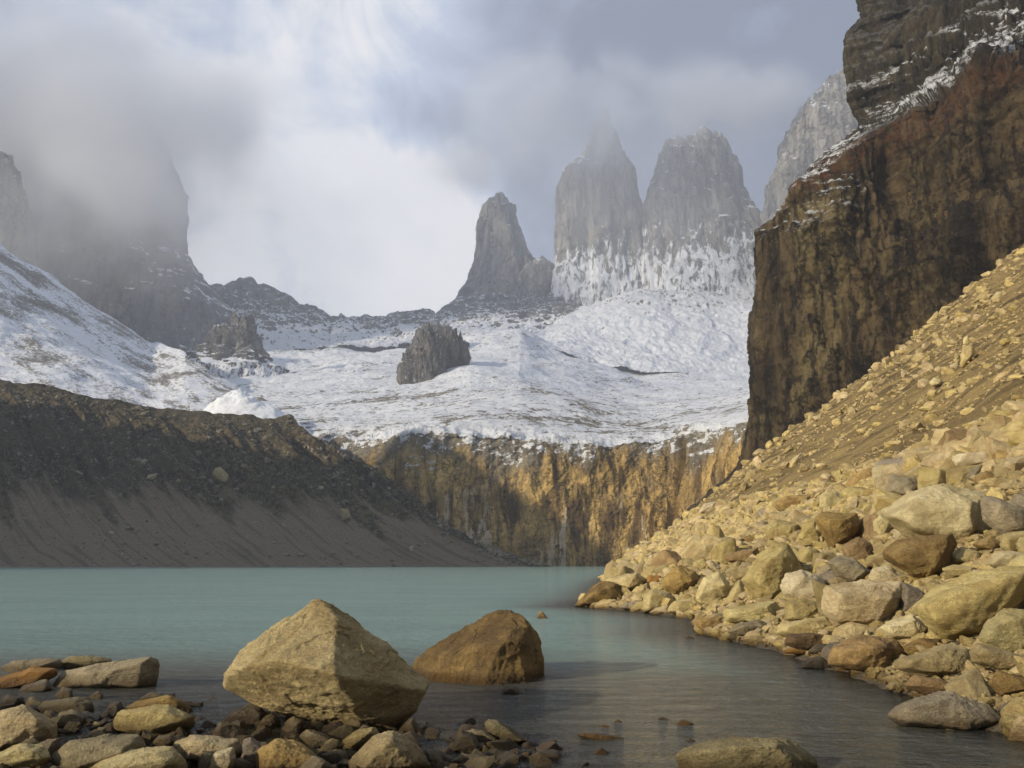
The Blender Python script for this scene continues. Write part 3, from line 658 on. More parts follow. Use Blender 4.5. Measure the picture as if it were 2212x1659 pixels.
LW = [  # rocks of the left shore: zoom outline, material, label
 ([(230, 500), (280, 450), (430, 425), (680, 395), (685, 430), (670, 512), (560, 520), (400, 535), (240, 530)], 'g', 'long flat topped grey slab jutting into the water at the left shore'),
 ([(10, 430), (60, 408), (190, 395), (270, 402), (250, 440), (100, 462), (12, 462)], 'g', 'low slab behind the rusty orange rock at the left edge'),
 ([(235, 415), (310, 388), (430, 396), (495, 407), (400, 445), (255, 450)], 'g', 'pale crusted slab directly behind the long flat slab'),
 ([(-40, 490), (60, 470), (150, 437), (235, 440), (252, 465), (180, 505), (40, 532), (-40, 530)], 'o', 'rusty orange rock at the left edge of the shore'),
 ([(80, 535), (110, 510), (205, 492), (222, 530), (180, 550), (90, 548)], 'g', 'small grey wedge between the orange rock and the long slab'),
 ([(-20, 590), (35, 552), (100, 560), (108, 590), (50, 618), (-20, 618)], 'd', 'dark wet rock at the left edge below the orange rock'),
 ([(160, 610), (200, 580), (300, 570), (395, 580), (406, 628), (350, 642), (200, 640)], 'g', 'low grey rock behind the round half-sunk stone'),
 ([(238, 662), (260, 632), (310, 620), (355, 632), (376, 668), (340, 692), (270, 697)], 'g', 'round smooth stone sitting in the water among the left rocks'),
 ([(-60, 650), (0, 618), (100, 608), (190, 650), (236, 692), (240, 765), (180, 775), (100, 790), (-60, 820)], 't', 'big blocky boulder cut by the left edge of the picture'),
 ([(-60, 840), (40, 782), (110, 767), (190, 780), (214, 822), (180, 872), (60, 900), (-60, 900)], 'p', 'pale rounded stone at the bottom left corner'),
 ([(228, 812), (280, 770), (400, 738), (600, 730), (640, 790), (600, 850), (400, 900), (245, 900)], 'g', 'broad mossy grey boulder at the bottom between the corner stone and the white one'),
 ([(350, 900), (450, 822), (620, 790), (742, 778), (792, 830), (815, 900), (700, 930), (360, 930)], 'p', 'white flat boulder cut by the bottom edge left of centre'),
 ([(488, 642), (530, 620), (740, 604), (800, 635), (846, 657), (830, 692), (760, 722), (640, 738), (500, 705)], 't', 'wedge boulder with pointed right end and a dark undercut'),
 ([(545, 607), (600, 580), (740, 557), (800, 588), (840, 642), (740, 645), (560, 628)], 'c', 'ochre tinted rock behind the pointed wedge boulder'),
 ([(600, 572), (650, 543), (700, 550), (722, 577), (620, 588)], 'g', 'small low stone peeping out behind the ochre rock'),
 ([(435, 652), (480, 590), (522, 583), (532, 615), (500, 655), (450, 672)], 'd', 'small upright dark stone left of the wedge boulder'),
 ([(375, 568), (425, 536), (445, 552), (440, 577), (390, 582)], 'g', 'tiny tilted stone in the water under the long slab'),
 ([(235, 560), (270, 522), (310, 530), (318, 567), (250, 578)], 'g', 'small stone against the front of the long slab'),
 ([(110, 600), (130, 562), (165, 570), (200, 596), (160, 620), (115, 625)], 'g', 'small pointed grey stone beside the dark wet rock'),
 ([(380, 702), (410, 667), (435, 675), (440, 700), (410, 715)], 'p', 'small white stone left of the wedge boulder'),
 ([(405, 722), (425, 695), (455, 695), (458, 725), (430, 738)], 'p', 'tiny pale cube of stone under the small white stone'),
 ([(180, 650), (200, 622), (228, 625), (240, 655), (215, 668)], 'g', 'small stone wedged between the big left boulder and the round stone'),
 ([(750, 765), (790, 745), (950, 738), (1032, 762), (1037, 810), (1000, 855), (900, 875), (800, 842)], 't', 'speckled boulder with a pale vein at the bottom, behind a white chip'),
 ([(888, 880), (930, 802), (1010, 778), (1018, 830), (1000, 900), (890, 910)], 'p', 'pale angular chip leaning on the speckled boulder at the bottom'),
 ([(1035, 870), (1052, 750), (1082, 735), (1120, 760), (1145, 800), (1140, 880)], 'g', 'narrow grey stone left of the yellow boulder at the bottom edge'),
 ([(1108, 880), (1120, 790), (1200, 745), (1300, 763), (1392, 840), (1402, 900), (1108, 900)], 'c', 'yellow ochre boulder cut by the bottom edge'),
 ([(1293, 732), (1330, 705), (1420, 735), (1472, 780), (1440, 792), (1340, 778)], 'g', 'flat grey slab behind the yellow boulder'),
 ([(1480, 750), (1540, 708), (1620, 700), (1642, 740), (1540, 805), (1490, 792)], 't', 'blocky rock between the flat grey slab and the speckled round boulder'),
 ([(1505, 860), (1560, 790), (1620, 730), (1700, 714), (1780, 760), (1862, 862), (1850, 905), (1505, 905)], 't', 'rounded speckled boulder at the bottom edge under the largest boulder'),
 ([(1388, 692), (1450, 673), (1530, 690), (1542, 722), (1430, 733), (1398, 718)], 'd', 'dark slab in the shadow under the largest boulder'),
 ([(948, 680), (1000, 628), (1120, 603), (1162, 650), (1130, 687), (980, 692)], 'd', 'dark wet slab under the raised left end of the largest boulder'),
 ([(1218, 722), (1290, 708), (1312, 745), (1230, 752)], 'd', 'small dark stone in front of the largest boulder'),
 ([(1638, 692), (1665, 671), (1695, 680), (1700, 706), (1650, 709)], 'g', 'small stone at the right foot of the largest boulder'),
 ([(1713, 692), (1745, 674), (1777, 690), (1730, 704)], 'c', 'small brown stone in the water right of the largest boulder'),
 ([(1860, 880), (1835, 792), (1868, 783), (1897, 840), (1890, 880)], 'g', 'thin grey stone right of the rounded speckled boulder'),
 ([(1390, 812), (1450, 788), (1500, 808), (1512, 852), (1400, 862)], 'g', 'grey stone between the yellow and the rounded speckled boulders'),
 ([(640, 775), (690, 730), (740, 728), (770, 760), (700, 780)], 'g', 'dark green stone under the tip of the wedge boulder'),
 ([(1938, 800), (1990, 708), (2040, 720), (2087, 780), (2060, 808), (1950, 812)], 'd', 'dark pyramid stone at the left of the little slab pile'),
 ([(2000, 712), (2040, 702), (2090, 710), (2197, 775), (2190, 790), (2090, 788)], 'g', 'middle slab of the little leaning slab pile'),
 ([(2092, 678), (2110, 660), (2150, 665), (2260, 735), (2290, 760), (2190, 782), (2110, 720)], 'g', 'longest pale slab on top of the little leaning slab pile'),
 ([(2090, 805), (2130, 787), (2212, 800), (2220, 825), (2120, 830)], 'd', 'black wet stone in front of the little slab pile'),
 ([(1940, 840), (2000, 808), (2080, 815), (2110, 850), (1980, 868)], 'g', 'low grey stone at the bottom in front of the slab pile'),
 ([(2143, 562), (2190, 520), (2225, 520), (2262, 560)], 'g', 'small pale stone alone in the water before the golden boulder'),
]
for ol, mk, lb in LW:
    wpx = (max(p[0] for p in ol) - min(p[0] for p in ol))
    hero(Z2(ol), MATS[mk], lb, level=6 if wpx > 150 else 5, thick=.5, cat='boulder' if wpx > 180 else 'rock', name='boulder' if wpx > 180 else 'rock')

RW = [  # rocks of the right shore and the boulder field
 ([(272, 600), (310, 560), (380, 503), (470, 483), (508, 530), (515, 570), (440, 612), (300, 607)], 'b', 'brown wedge boulder at the very tip of the right shore'),
 ([(400, 490), (470, 470), (540, 460), (582, 490), (560, 528), (500, 542)], 't', 'tan slab lying behind the brown wedge at the tip of the shore'),
 ([(510, 412), (514, 386), (572, 384), (576, 405), (545, 416)], 'o', 'small bright orange block at the far tip of the boulder field'),
 ([(566, 622), (570, 560), (605, 528), (680, 542), (707, 577), (680, 628), (575, 632)], 't', 'square tan block standing at the water right of the brown wedge'),
 ([(670, 622), (700, 580), (790, 567), (865, 600), (872, 637), (700, 637)], 't', 'low flat tan rock at the water right of the square block'),
 ([(648, 520), (665, 470), (720, 430), (790, 450), (807, 490), (770, 557), (700, 557)], 'c', 'yellow pentagonal boulder above the square block at the shore'),
 ([(793, 562), (830, 480), (890, 454), (930, 500), (947, 530), (905, 592), (870, 607), (810, 592)], 'p', 'white upright oval boulder at the shore'),
 ([(460, 607), (490, 590), (560, 579), (572, 622), (480, 617)], 'g', 'low grey rock at the water between the brown wedge and the square block'),
 ([(572, 500), (590, 470), (640, 470), (655, 495), (610, 510)], 'o', 'small rusty rock left of the yellow pentagonal boulder'),
 ([(915, 590), (980, 488), (1032, 540), (1022, 582), (940, 592)], 't', 'triangular rock right of the white oval boulder'),
 ([(1000, 490), (1080, 380), (1130, 328), (1190, 340), (1232, 400), (1252, 450), (1180, 562), (1110, 592), (1040, 562)], 't', 'tall peaked boulder in the middle of the right shore'),
 ([(1130, 332), (1145, 300), (1187, 288), (1197, 332)], 'p', 'small block perched behind the tip of the tall peaked boulder'),
 ([(918, 650), (915, 612), (1000, 600), (1140, 589), (1180, 640), (1172, 672), (1040, 682), (930, 667)], 'p', 'long flat pale slab with dark shadow beneath it near the water'),
 ([(783, 692), (800, 660), (920, 643), (937, 690), (900, 712), (800, 714)], 'b', 'brown striped block standing in the water below the long pale slab'),
 ([(928, 712), (980, 680), (1060, 660), (1122, 682), (1100, 722), (1000, 732)], 'g', 'grey round rock under the right end of the long pale slab'),
 ([(920, 745), (940, 722), (985, 730), (990, 748)], 'g', 'small grey rock at the water below the brown striped block'),
 ([(1090, 757), (1105, 737), (1135, 742), (1140, 758)], 'p', 'tiny pale stone at the waterline below the grey round rock'),
 ([(1158, 510), (1190, 460), (1250, 448), (1330, 470), (1362, 530), (1340, 582), (1240, 587), (1170, 552)], 'p', 'smooth pale rounded boulder right of the tall peaked one'),
 ([(1178, 662), (1185, 580), (1250, 568), (1352, 602), (1347, 652), (1250, 682)], 't', 'tan boulder with grey left side below the smooth pale boulder'),
 ([(1338, 585), (1360, 520), (1420, 508), (1680, 498), (1692, 560), (1650, 662), (1600, 692), (1400, 692), (1350, 642)], 't', 'huge block with a brown right end face at the right shore'),
 ([(1340, 500), (1400, 478), (1470, 476), (1495, 510), (1400, 520)], 't', 'thin slab on top of the huge block with the brown end'),
 ([(1678, 642), (1690, 500), (1782, 540), (1792, 572), (1720, 632)], 'g', 'grey shaded block behind the brown end of the huge block'),
 ([(1598, 370), (1660, 320), (1830, 302), (1905, 287), (1917, 340), (1870, 440), (1802, 502), (1740, 472), (1620, 402)], 'c', 'large yellow kite shaped boulder propped above a dark gap'),
 ([(1610, 210), (1700, 128), (1850, 76), (2040, 118), (2055, 200), (2062, 290), (2000, 345), (1900, 350), (1800, 330), (1700, 290)], 'p', 'enormous whitish slab high in the boulder field'),
 ([(2028, 128), (2100, 135), (2230, 190), (2300, 250), (2240, 300), (2120, 302), (2040, 232)], 'g', 'dark grained boulder at the right edge beside the enormous white slab'),
 ([(1310, 222), (1340, 200), (1480, 204), (1502, 252), (1497, 292), (1390, 372), (1360, 330), (1325, 252)], 'c', 'upright boulder with small dark holes in the middle of the field'),
 ([(1423, 342), (1500, 304), (1547, 330), (1577, 432), (1500, 432), (1440, 392)], 'c', 'leaning block right below the boulder with dark holes'),
 ([(1238, 362), (1280, 344), (1330, 365), (1327, 412), (1280, 432), (1240, 422)], 't', 'small hexagonal block left of the leaning block'),
 ([(1558, 242), (1590, 204), (1640, 230), (1647, 292), (1600, 312), (1565, 277)], 'p', 'pale wedge left of the enormous white slab'),
 ([(1228, 312), (1260, 250), (1310, 223), (1347, 322), (1280, 332)], 't', 'tan boulder left of the boulder with dark holes'),
 ([(1368, 412), (1400, 388), (1480, 400), (1547, 452), (1530, 502), (1480, 507), (1400, 472)], 'g', 'greyish boulder behind the thin slab on the huge block'),
 ([(1528, 502), (1560, 440), (1620, 429), (1722, 480), (1722, 512), (1600, 514)], 'p', 'white flat topped block below the kite shaped boulder'),
 ([(1728, 602), (1850, 518), (2050, 448), (2260, 430), (2280, 560), (2100, 602), (2010, 762), (1920, 772), (1800, 692)], 't', 'biggest smooth boulder leaning at the right edge'),
 ([(2018, 742), (2060, 660), (2130, 618), (2260, 625), (2290, 802), (2130, 822), (2040, 782)], 'p', 'rounded pale boulder at the right edge below the biggest smooth one'),
 ([(1588, 702), (1660, 658), (1730, 638), (1802, 700), (1802, 742), (1740, 757), (1640, 742)], 'p', 'pale pyramid boulder in front of the biggest smooth one'),
 ([(1378, 742), (1400, 700), (1470, 670), (1590, 690), (1602, 722), (1500, 722), (1400, 757)], 't', 'arched thin slab over a dark hollow above the mottled wet boulder'),
 ([(1138, 712), (1180, 680), (1350, 648), (1402, 690), (1350, 722), (1200, 742)], 't', 'long tan rock at the waterline left of the arched slab'),
 ([(1366, 842), (1390, 780), (1500, 730), (1650, 748), (1692, 800), (1640, 882), (1560, 892), (1450, 882)], 'b', 'mottled wet boulder with golden top standing in the shallows'),
 ([(1425, 760), (1445, 738), (1490, 745), (1500, 765)], 'p', 'tiny pale chip lying on the mottled wet boulder'),
 ([(1500, 755), (1535, 705), (1560, 745)], 'p', 'small white tooth of stone behind the mottled wet boulder'),
 ([(1178, 762), (1190, 730), (1300, 720), (1382, 732), (1370, 782), (1250, 792)], 'b', 'brown low rock at the water left of the mottled wet boulder'),
 ([(1243, 872), (1270, 830), (1340, 818), (1397, 862), (1390, 882)], 'd', 'dark half-sunk rock left of the mottled wet boulder'),
 ([(1280, 800), (1310, 770), (1365, 765), (1385, 800), (1330, 822)], 'd', 'dark grey rock above the half-sunk one by the shallows'),
 ([(1160, 805), (1200, 785), (1290, 795), (1270, 812)], 'o', 'thin reddish slab just above the shallow water'),
 ([(1646, 862), (1655, 835), (1750, 820), (1900, 763), (1962, 790), (1992, 842), (1980, 892), (1900, 912), (1760, 902)], 't', 'beak shaped boulder near the right shallows'),
 ([(1698, 942), (1740, 900), (1850, 920), (1942, 962), (1920, 992), (1780, 982)], 'b', 'brown flat rock at the water below the beak shaped boulder'),
 ([(1613, 952), (1640, 928), (1700, 933), (1727, 957), (1690, 967), (1625, 964)], 'p', 'small white rock in the water left of the beak shaped boulder'),
 ([(1520, 908), (1535, 898), (1555, 902), (1555, 910)], 'p', 'tiny white stone poking from the water below the mottled boulder'),
 ([(1628, 1072), (1700, 1025), (1780, 988), (1900, 982), (2032, 1030), (2142, 1112), (2000, 1152), (1850, 1132), (1680, 1112)], 'g', 'large smooth grey boulder lying half under water at the right'),
 ([(1862, 1140), (1890, 1118), (1925, 1135), (1915, 1148)], 'p', 'small white stone in the shallows below the half-sunk grey boulder'),
 ([(718, 1232), (740, 1215), (880, 1185), (1182, 1178), (1225, 1198), (1240, 1240), (1312, 1282), (1340, 1340), (730, 1340)], 'g', 'flat topped green-grey boulder cut by the bottom edge right of centre'),
 ([(2058, 932), (2100, 882), (2260, 920), (2260, 975), (2110, 992)], 'b', 'brown rock at the right edge above the shallows'),
 ([(1975, 800), (2010, 765), (2100, 790), (2240, 830), (2240, 890), (2100, 882), (2000, 842)], 't', 'flat tan slab at the right edge under the rounded pale boulder'),
 ([(1798, 702), (1840, 680), (1902, 690), (1892, 742), (1810, 737)], 'p', 'small pale block right of the pale pyramid boulder'),
 ([(1690, 775), (1760, 742), (1850, 745), (1860, 775), (1770, 812), (1700, 812)], 'b', 'brown rock in the gap between mottled and beak shaped boulders'),
 ([(968, 322), (1010, 298), (1082, 300), (1107, 325), (1090, 342), (980, 337)], 'c', 'yellow slab low in the middle of the field left of the peaked boulder'),
 ([(913, 392), (990, 364), (1062, 350), (1067, 402), (1030, 417), (930, 410)], 'c', 'long yellow block just left of the tall peaked boulder'),
 ([(1138, 155), (1180, 128), (1300, 123), (1332, 160), (1300, 192), (1160, 192)], 'c', 'rusty tinted flat block in the upper middle of the field'),
 ([(1328, 172), (1340, 120), (1400, 103), (1457, 150), (1450, 197), (1340, 197)], 'p', 'pale boulder right of the rusty tinted flat block'),
 ([(1418, 112), (1450, 88), (1530, 93), (1562, 130), (1540, 157), (1460, 162)], 't', 'tan rounded boulder below the large ochre lump'),
 ([(1438, 85), (1470, 40), (1540, 8), (1602, 20), (1602, 72), (1560, 92), (1470, 97)], 'c', 'large ochre lump at the upper edge of the boulder field'),
 ([(1615, 112), (1640, 33), (1720, 45), (1782, 80), (1735, 112), (1690, 132)], 'g', 'dark sided tilted block above the enormous white slab'),
 ([(803, 202), (830, 163), (888, 148), (882, 182), (820, 212)], 'p', 'pale pointed rock at the far left top of the boulder field'),
 ([(1058, 192), (1100, 179), (1132, 195), (1122, 237), (1070, 232)], 'g', 'single bluish grey rock among the tan ones'),
 ([(1893, 387), (1940, 350), (2010, 368), (2052, 402), (1990, 432), (1900, 412)], 't', 'tan rock right of the kite shaped boulder'),
 ([(1988, 335), (2070, 298), (2112, 330), (2090, 372), (2010, 352)], 'c', 'splintered layered rock under the dark grained boulder'),
 ([(2105, 335), (2120, 290), (2250, 278), (2250, 362), (2140, 377)], 't', 'tan block at the right edge under the dark grained boulder'),
 ([(2058, 422), (2090, 380), (2150, 368), (2260, 380), (2260, 442), (2100, 447)], 'p', 'pale block at the right edge on top of the biggest smooth boulder'),
 ([(1858, 442), (1900, 423), (2000, 440), (2012, 472), (1900, 482)], 't', 'flat tan rock between the kite shaped and biggest smooth boulders'),
 ([(1998, 40), (2050, 18), (2112, 50), (2090, 92), (2010, 92)], 'c', 'ochre rock above the dark grained boulder'),
 ([(2148, 95), (2212, 58), (2260, 80), (2250, 125), (2160, 132)], 't', 'tan boulder at the right edge above the dark grained one'),
 ([(918, 452), (960, 428), (977, 460), (960, 492), (930, 487)], 'p', 'pale stone tucked behind the white oval boulder'),
 ([(1088, 265), (1130, 233), (1242, 248), (1242, 312), (1110, 322)], 't', 'broad tan rock above the tall peaked boulder'),
 ([(1118, 222), (1150, 193), (1212, 200), (1207, 232), (1130, 242)], 'p', 'flat pale block above the broad tan rock'),
 ([(778, 412), (830, 398), (852, 425), (820, 457), (785, 442)], 't', 'tan stone above the yellow pentagonal boulder'),
 ([(838, 412), (860, 403), (907, 440), (890, 452), (850, 432)], 'p', 'thin pale splinter above the white oval boulder'),
 ([(638, 362), (690, 343), (712, 360), (660, 382)], 'c', 'small yellow slab near the far tip of the boulder field'),
 ([(106, 660), (118, 626), (130, 626), (157, 660)], 'c', 'tiny brown pyramid stone alone in the lake right of the golden boulder'),
 ([(740, 742), (760, 730), (797, 742), (750, 747)], 'b', 'small flat stone in the water below the brown striped block'),
 ([(270, 1160), (300, 1148), (400, 1158), (500, 1180), (400, 1192)], 'b', 'long low brown stone awash in the middle shallows'),
 ([(428, 1108), (460, 1093), (487, 1110), (440, 1117)], 'b', 'small brown stone awash above the long low one'),
 ([(368, 1130), (395, 1115), (430, 1127), (400, 1138)], 'o', 'small reddish stone awash left of the small brown one'),
 ([(343, 1240), (385, 1213), (424, 1240), (380, 1257)], 'b', 'round brown stone awash below the long low one'),
 ([(698, 1118), (740, 1092), (785, 1112), (750, 1130)], 'b', 'yellowish stone awash at the right of the middle shallows'),
 ([(610, 1098), (650, 1083), (690, 1093), (660, 1104)], 'b', 'flat dark stone awash behind the yellowish one'),
 ([(735, 1190), (770, 1175), (800, 1190), (770, 1202)], 'b', 'low stone awash just behind the flat topped bottom boulder'),
]
for ol, mk, lb in RW:
    wpx = (max(p[0] for p in ol) - min(p[0] for p in ol)); aw = 'awash' in lb
    hero(Z1(ol), MATS[mk], lb, level=6 if wpx > 150 else 5, thick=.5, cat='boulder' if wpx > 150 else 'rock', name='boulder' if wpx > 150 else 'rock')
SW = [
 ([(853, 1092), (880, 1060), (942, 1018), (932, 1047), (870, 1094)], 'p', 'lone pale splinter lying on the brown gravel slope'),
 ([(1238, 695), (1300, 633), (1362, 628), (1372, 662), (1290, 692)], 'p', 'pale boulder pair where gravel slope meets the cliff foot'),
 ([(1803, 558), (1820, 440), (1882, 433), (1887, 482), (1832, 562)], 't', 'tall standing slab high on the gravel slope'),
 ([(1823, 432), (1826, 395), (1850, 380), (1867, 412), (1850, 436)], 'p', 'round stone on top of the tall standing slab'),
 ([(1633, 642), (1665, 613), (1712, 625), (1700, 652), (1650, 664)], 'p', 'pale boulder in the middle of the gravel slope'),
 ([(1748, 547), (1790, 526), (1802, 550), (1760, 572)], 'p', 'small pale boulder left of the tall standing slab'),
 ([(1973, 182), (2010, 138), (2062, 140), (2062, 182), (1990, 197)], 'p', 'pale boulder highest on the gravel slope'),
 ([(1423, 432), (1430, 410), (1482, 403), (1477, 432)], 'p', 'pale boulder at the upper left rim of the gravel slope'),
 ([(993, 828), (1040, 820), (1052, 847), (1000, 852)], 't', 'small tan stone at the rim against the dark cliff foot'),
 ([(1470, 462), (1482, 443), (1507, 445), (1500, 466)], 't', 'small tan stone just below the rim boulder of the gravel slope'),
 ([(1745, 297), (1755, 275), (1785, 268), (1782, 290)], 't', 'small stone high on the slope below the highest boulder'),
]
for ol, mk, lb in SW: hero(Z4(ol), MATS[mk], lb, level=4, thick=.5)

# --- boulders on the moraine
def mor_hit(px, py):
    d = ray(px, py); q = MOR[nb:]; dx = (q[..., 0]) / q[..., 1] - d[0] / d[1]; dz = (q[..., 2] - H) / q[..., 1] - d[2] / d[1]
    k = np.argmin(dx ** 2 + dz ** 2); return q.reshape(-1, 3)[k][1]
for ol, lb in (([(1172, 590), (1190, 562), (1218, 554), (1267, 600), (1252, 652), (1185, 622)], 'largest pale boulder stuck in the dark moraine face'),
               ([(1883, 782), (1930, 790), (1942, 842), (1895, 852)], 'pale oval boulder low on the right of the moraine'),
               ([(413, 576), (430, 572), (462, 592), (455, 602), (422, 592)], 'small pale flat boulder on the left of the moraine'),
               ([(805, 625), (815, 600), (870, 590), (860, 625)], 'reddish stone in the moraine above the grey fans'),
               ([(970, 635), (985, 618), (1005, 628), (995, 645)], 'small pale stone left of the largest moraine boulder')):
    z = Z7(ol); d_ = mor_hit(np.mean([a[0] for a in z]), max(a[1] for a in z)); hero(z, GREY, lb, level=4, depth=d_ - 1.5)

# --- individual rocks of the boulder field that fill between the named ones
def block_planes(rs, flat=.7):
    Q, _ = np.linalg.qr(rs.normal(size=(3, 3))); N = [Q[:, 0], -Q[:, 0], Q[:, 1], -Q[:, 1], Q[:, 2], -Q[:, 2]]
    ext = np.array([1, rs.uniform(.6, .95), rs.uniform(.4, .75)]); h = [ext[i // 2] * rs.uniform(.85, 1.05) for i in range(6)]
    N = [n + rs.normal(size=3) * .16 for n in N]
    for k in range(rs.randint(3, 7)):
        n = rs.normal(size=3); n /= np.linalg.norm(n); N.append(n); h.append((np.abs(Q.T @ n) * ext).sum() * rs.uniform(.58, .78))
    N = np.array([n / np.linalg.norm(n) for n in N]); return N, np.array(h)
def proto(level, seed, sharp=140, soft=1.0):
    rs = np.random.RandomState(seed); dirs, f = ICO[level]; N, h = block_planes(rs)
    v = dirs * chips(dirs, polytope(dirs, N, h, sharp), 6, seed)[:, None]; v = v + dirs * rough_up(v, 1.0, seed, soft)[:, None]
    k = rs.permutation(3); return v, f
def rotmat(rs, tilt=.5):
    a, b, c = rs.uniform(0, 6.28), rs.uniform(-tilt, tilt), rs.uniform(-tilt, tilt)
    Rz = np.array([[math.cos(a), -math.sin(a), 0], [math.sin(a), math.cos(a), 0], [0, 0, 1]])
    Rx = np.array([[1, 0, 0], [0, math.cos(b), -math.sin(b)], [0, math.sin(b), math.cos(b)]])
    Ry = np.array([[math.cos(c), 0, math.sin(c)], [0, 1, 0], [-math.sin(c), 0, math.cos(c)]]); return Rz @ Rx @ Ry
def proj(p):
    x, y, z = p[..., 0], p[..., 1], p[..., 2] - H; c, s_ = math.cos(PITCH), math.sin(PITCH)
    dpt = y * c + z * s_; return 512 + F * x / dpt, 384 - F * (-y * s_ + z * c) / dpt
rs = np.random.RandomState(99)
FP = np.array(HERO_FP)
def blocked(x, y, r, pxy, rad):
    # keeps loose rocks out of the bodies of the named boulders and off the sight of their middles
    if (np.hypot(FP[:, 0] - x, FP[:, 1] - y) < FP[:, 2] * .75 + r * .5).any(): return True
    u, v_ = pxy; cxs = (FP[:, 3] + FP[:, 4]) / 2; cys = (FP[:, 5] + FP[:, 6]) / 2
    inb = (np.abs(cxs - u) < (FP[:, 4] - FP[:, 3]) * .46 + rad * .6) & (np.abs(cys - v_) < (FP[:, 6] - FP[:, 5]) * .46 + rad * .6) & (y < FP[:, 7] + .6)
    return bool(inb.any())
def field_s(y): return interp(y, [(0, 30), (40, 26), (60, 24), (100, 17), (170, 7), (235, 2)])
cand = []
while len(cand) < 5200:
    y = math.exp(rs.uniform(math.log(8.5), math.log(225))); a = rs.uniform(.02, .72); x = y * math.tan(a)
    s = x - float(shore_x(y))
    if s < .1 or s > float(field_s(y)) * 1.15: continue
    if s > float(field_s(y)) * .75 and rs.rand() < .5: continue
    r = min(.14 * math.exp(rs.exponential(.66)) * (y / 17) ** .72, (.028 if y < 45 else .009) * y)
    if y > 22 and s < r * 1.4: continue
    z = float(ground(x, y)); u, v_ = proj(np.array([x, y, z + r * .4]))
    if u > 1060 or u < 560: continue
    rad = r * F / y
    if blocked(x, y, r, (u, v_), rad): continue
    cand.append((rad, x, y, z, r))
cand.sort(key=lambda c: -c[0])
NIND = max(0, 296 - len(HERO_FP)); big, rest = [], []
for c in cand:
    ok = all(math.hypot(c[1] - q[1], c[2] - q[2]) > .75 * (c[4] + q[4]) for q in big) if len(big) < NIND else False
    (big if ok else rest).append(c)
protos = [proto(5, 300 + i) for i in range(14)]
PM = [bpy.data.meshes.new('field_rock') for _ in protos]
FM = [TAN, PALE, TAN, OCHRE, TAN, GREY, PALE, TAN, TAN, OCHRE, PALE, TAN, TAN, GREY]
for i, (rad, x, y, z, r) in enumerate(big):
    k = i % 14; v, f = protos[k]
    if i < 14:
        o = mesh_obj('rock', v + np.array([0, 0, .45]), f, FM[k]); PM[k] = o.data
    else:
        o = bpy.data.objects.new('rock', PM[k]); COL.objects.link(o)
    o.location = (x, y, z - .12 * r); o.scale = (r, r * rs.uniform(.8, 1.1), r * rs.uniform(.65, .95)); o.rotation_euler = (rs.uniform(-.35, .35), rs.uniform(-.35, .35), rs.uniform(0, 6.28))
    s = x - float(shore_x(y))
    if y > 60: lb, gp = 'tan rock in the distant tapering end of the boulder field', 'rocks in the far end of the boulder field'
    elif s < 3.5: lb, gp = 'tan rock wedged among the boulders close to the right waterline', 'loose rocks near the right waterline'
    elif s < 10: lb, gp = 'tan angular rock filling gaps in the middle of the boulder field', 'loose rocks in the middle of the boulder field'
    else: lb, gp = 'tan angular rock in the upper boulder field below the gravel slope', 'loose rocks in the upper boulder field'
    tag(o, lb, 'rock', None, gp)

# --- countless small rubble, pebbles and stones: one object each
def scatter(name, items, level, mat, label, seed, cat='rubble', sharp=40):
    rs2 = np.random.RandomState(seed); ps = [proto(level, seed * 50 + i, sharp) for i in range(10)]
    V, Fc, T, off = [], [], [], 0
    for (x, y, z, r) in items:
        v, f = ps[rs2.randint(10)]
        q = (v * np.array([1, rs2.uniform(.6, 1), rs2.uniform(.45, .9)]) * r) @ rotmat(rs2).T + np.array([x, y, z])
        V.append(q); Fc.append(f + off); off += len(q); T.append(np.full(len(q), rs2.rand()))
    o = mesh_obj(name, np.concatenate(V), np.concatenate(Fc), mat, smooth=False)
    at = o.data.attributes.new('tint', 'FLOAT', 'POINT'); at.data.foreach_set('value', np.concatenate(T).astype(np.float32))
    tag(o, label, cat, 'stuff'); return o
items = [(x, y, z + r * .15, r) for (rad, x, y, z, r) in rest]
near_i = [i for i in items if i[3] * F / i[1] > 7]; far_i = [i for i in items if i[3] * F / i[1] <= 7]
while len(far_i) < 34000:
    y = math.exp(rs.uniform(math.log(9), math.log(230))); a = rs.uniform(.02, .72); x = y * math.tan(a); s = x - float(shore_x(y))
    if s < .05: continue
    inside = s < float(field_s(y)); 
    if not inside and rs.rand() < .2: continue
    if not inside and fbm(np.array([(x * .82 + y * .57) * .02, (-x * .57 + y * .82) * .13, 0]), 3) < rs.uniform(-.6, .5): continue
    far_i.append((x, y, None, (min(.0030 * math.exp(rs.exponential(.45)), .011) if inside else min(.0011 * math.exp(rs.exponential(.55)), .009)) * y))
xs = np.array([i[0] for i in far_i]); ys_ = np.array([i[1] for i in far_i]); gz = ground(xs, ys_)
far_i = [(x, y, float(g) + r * .2, r) for (x, y, _z, r), g in zip(far_i, gz)]
scatter('rubble', near_i, 3, RUBBLE, 'angular rubble filling the gaps between the boulders of the right field', 3)
scatter('scree_gravel', far_i, 2, RUBBLE, 'fine tan scree and gravel strewn over the right slope', 4, 'scree')
g_i = []
while len(g_i) < 3000:
    y = rs.uniform(6.6, 11.5); x = rs.uniform(-.68 * y, .12 * y)
    z = float(ground(x, y)); r = min(.018 * math.exp(rs.exponential(.6)), .085) if rs.rand() > .07 else rs.uniform(.07, .2)
    if z < -.12 or (x > -1.2 and y > 9.6) or (x < -1.2 and y > 10.8 and rs.rand() < .7): continue
    g_i.append((x, y, z + r * .2, r))
scatter('gravel', g_i, 3, SHORE, 'dark wet pebbles and gravel between the rocks of the near shore', 5, 'gravel')
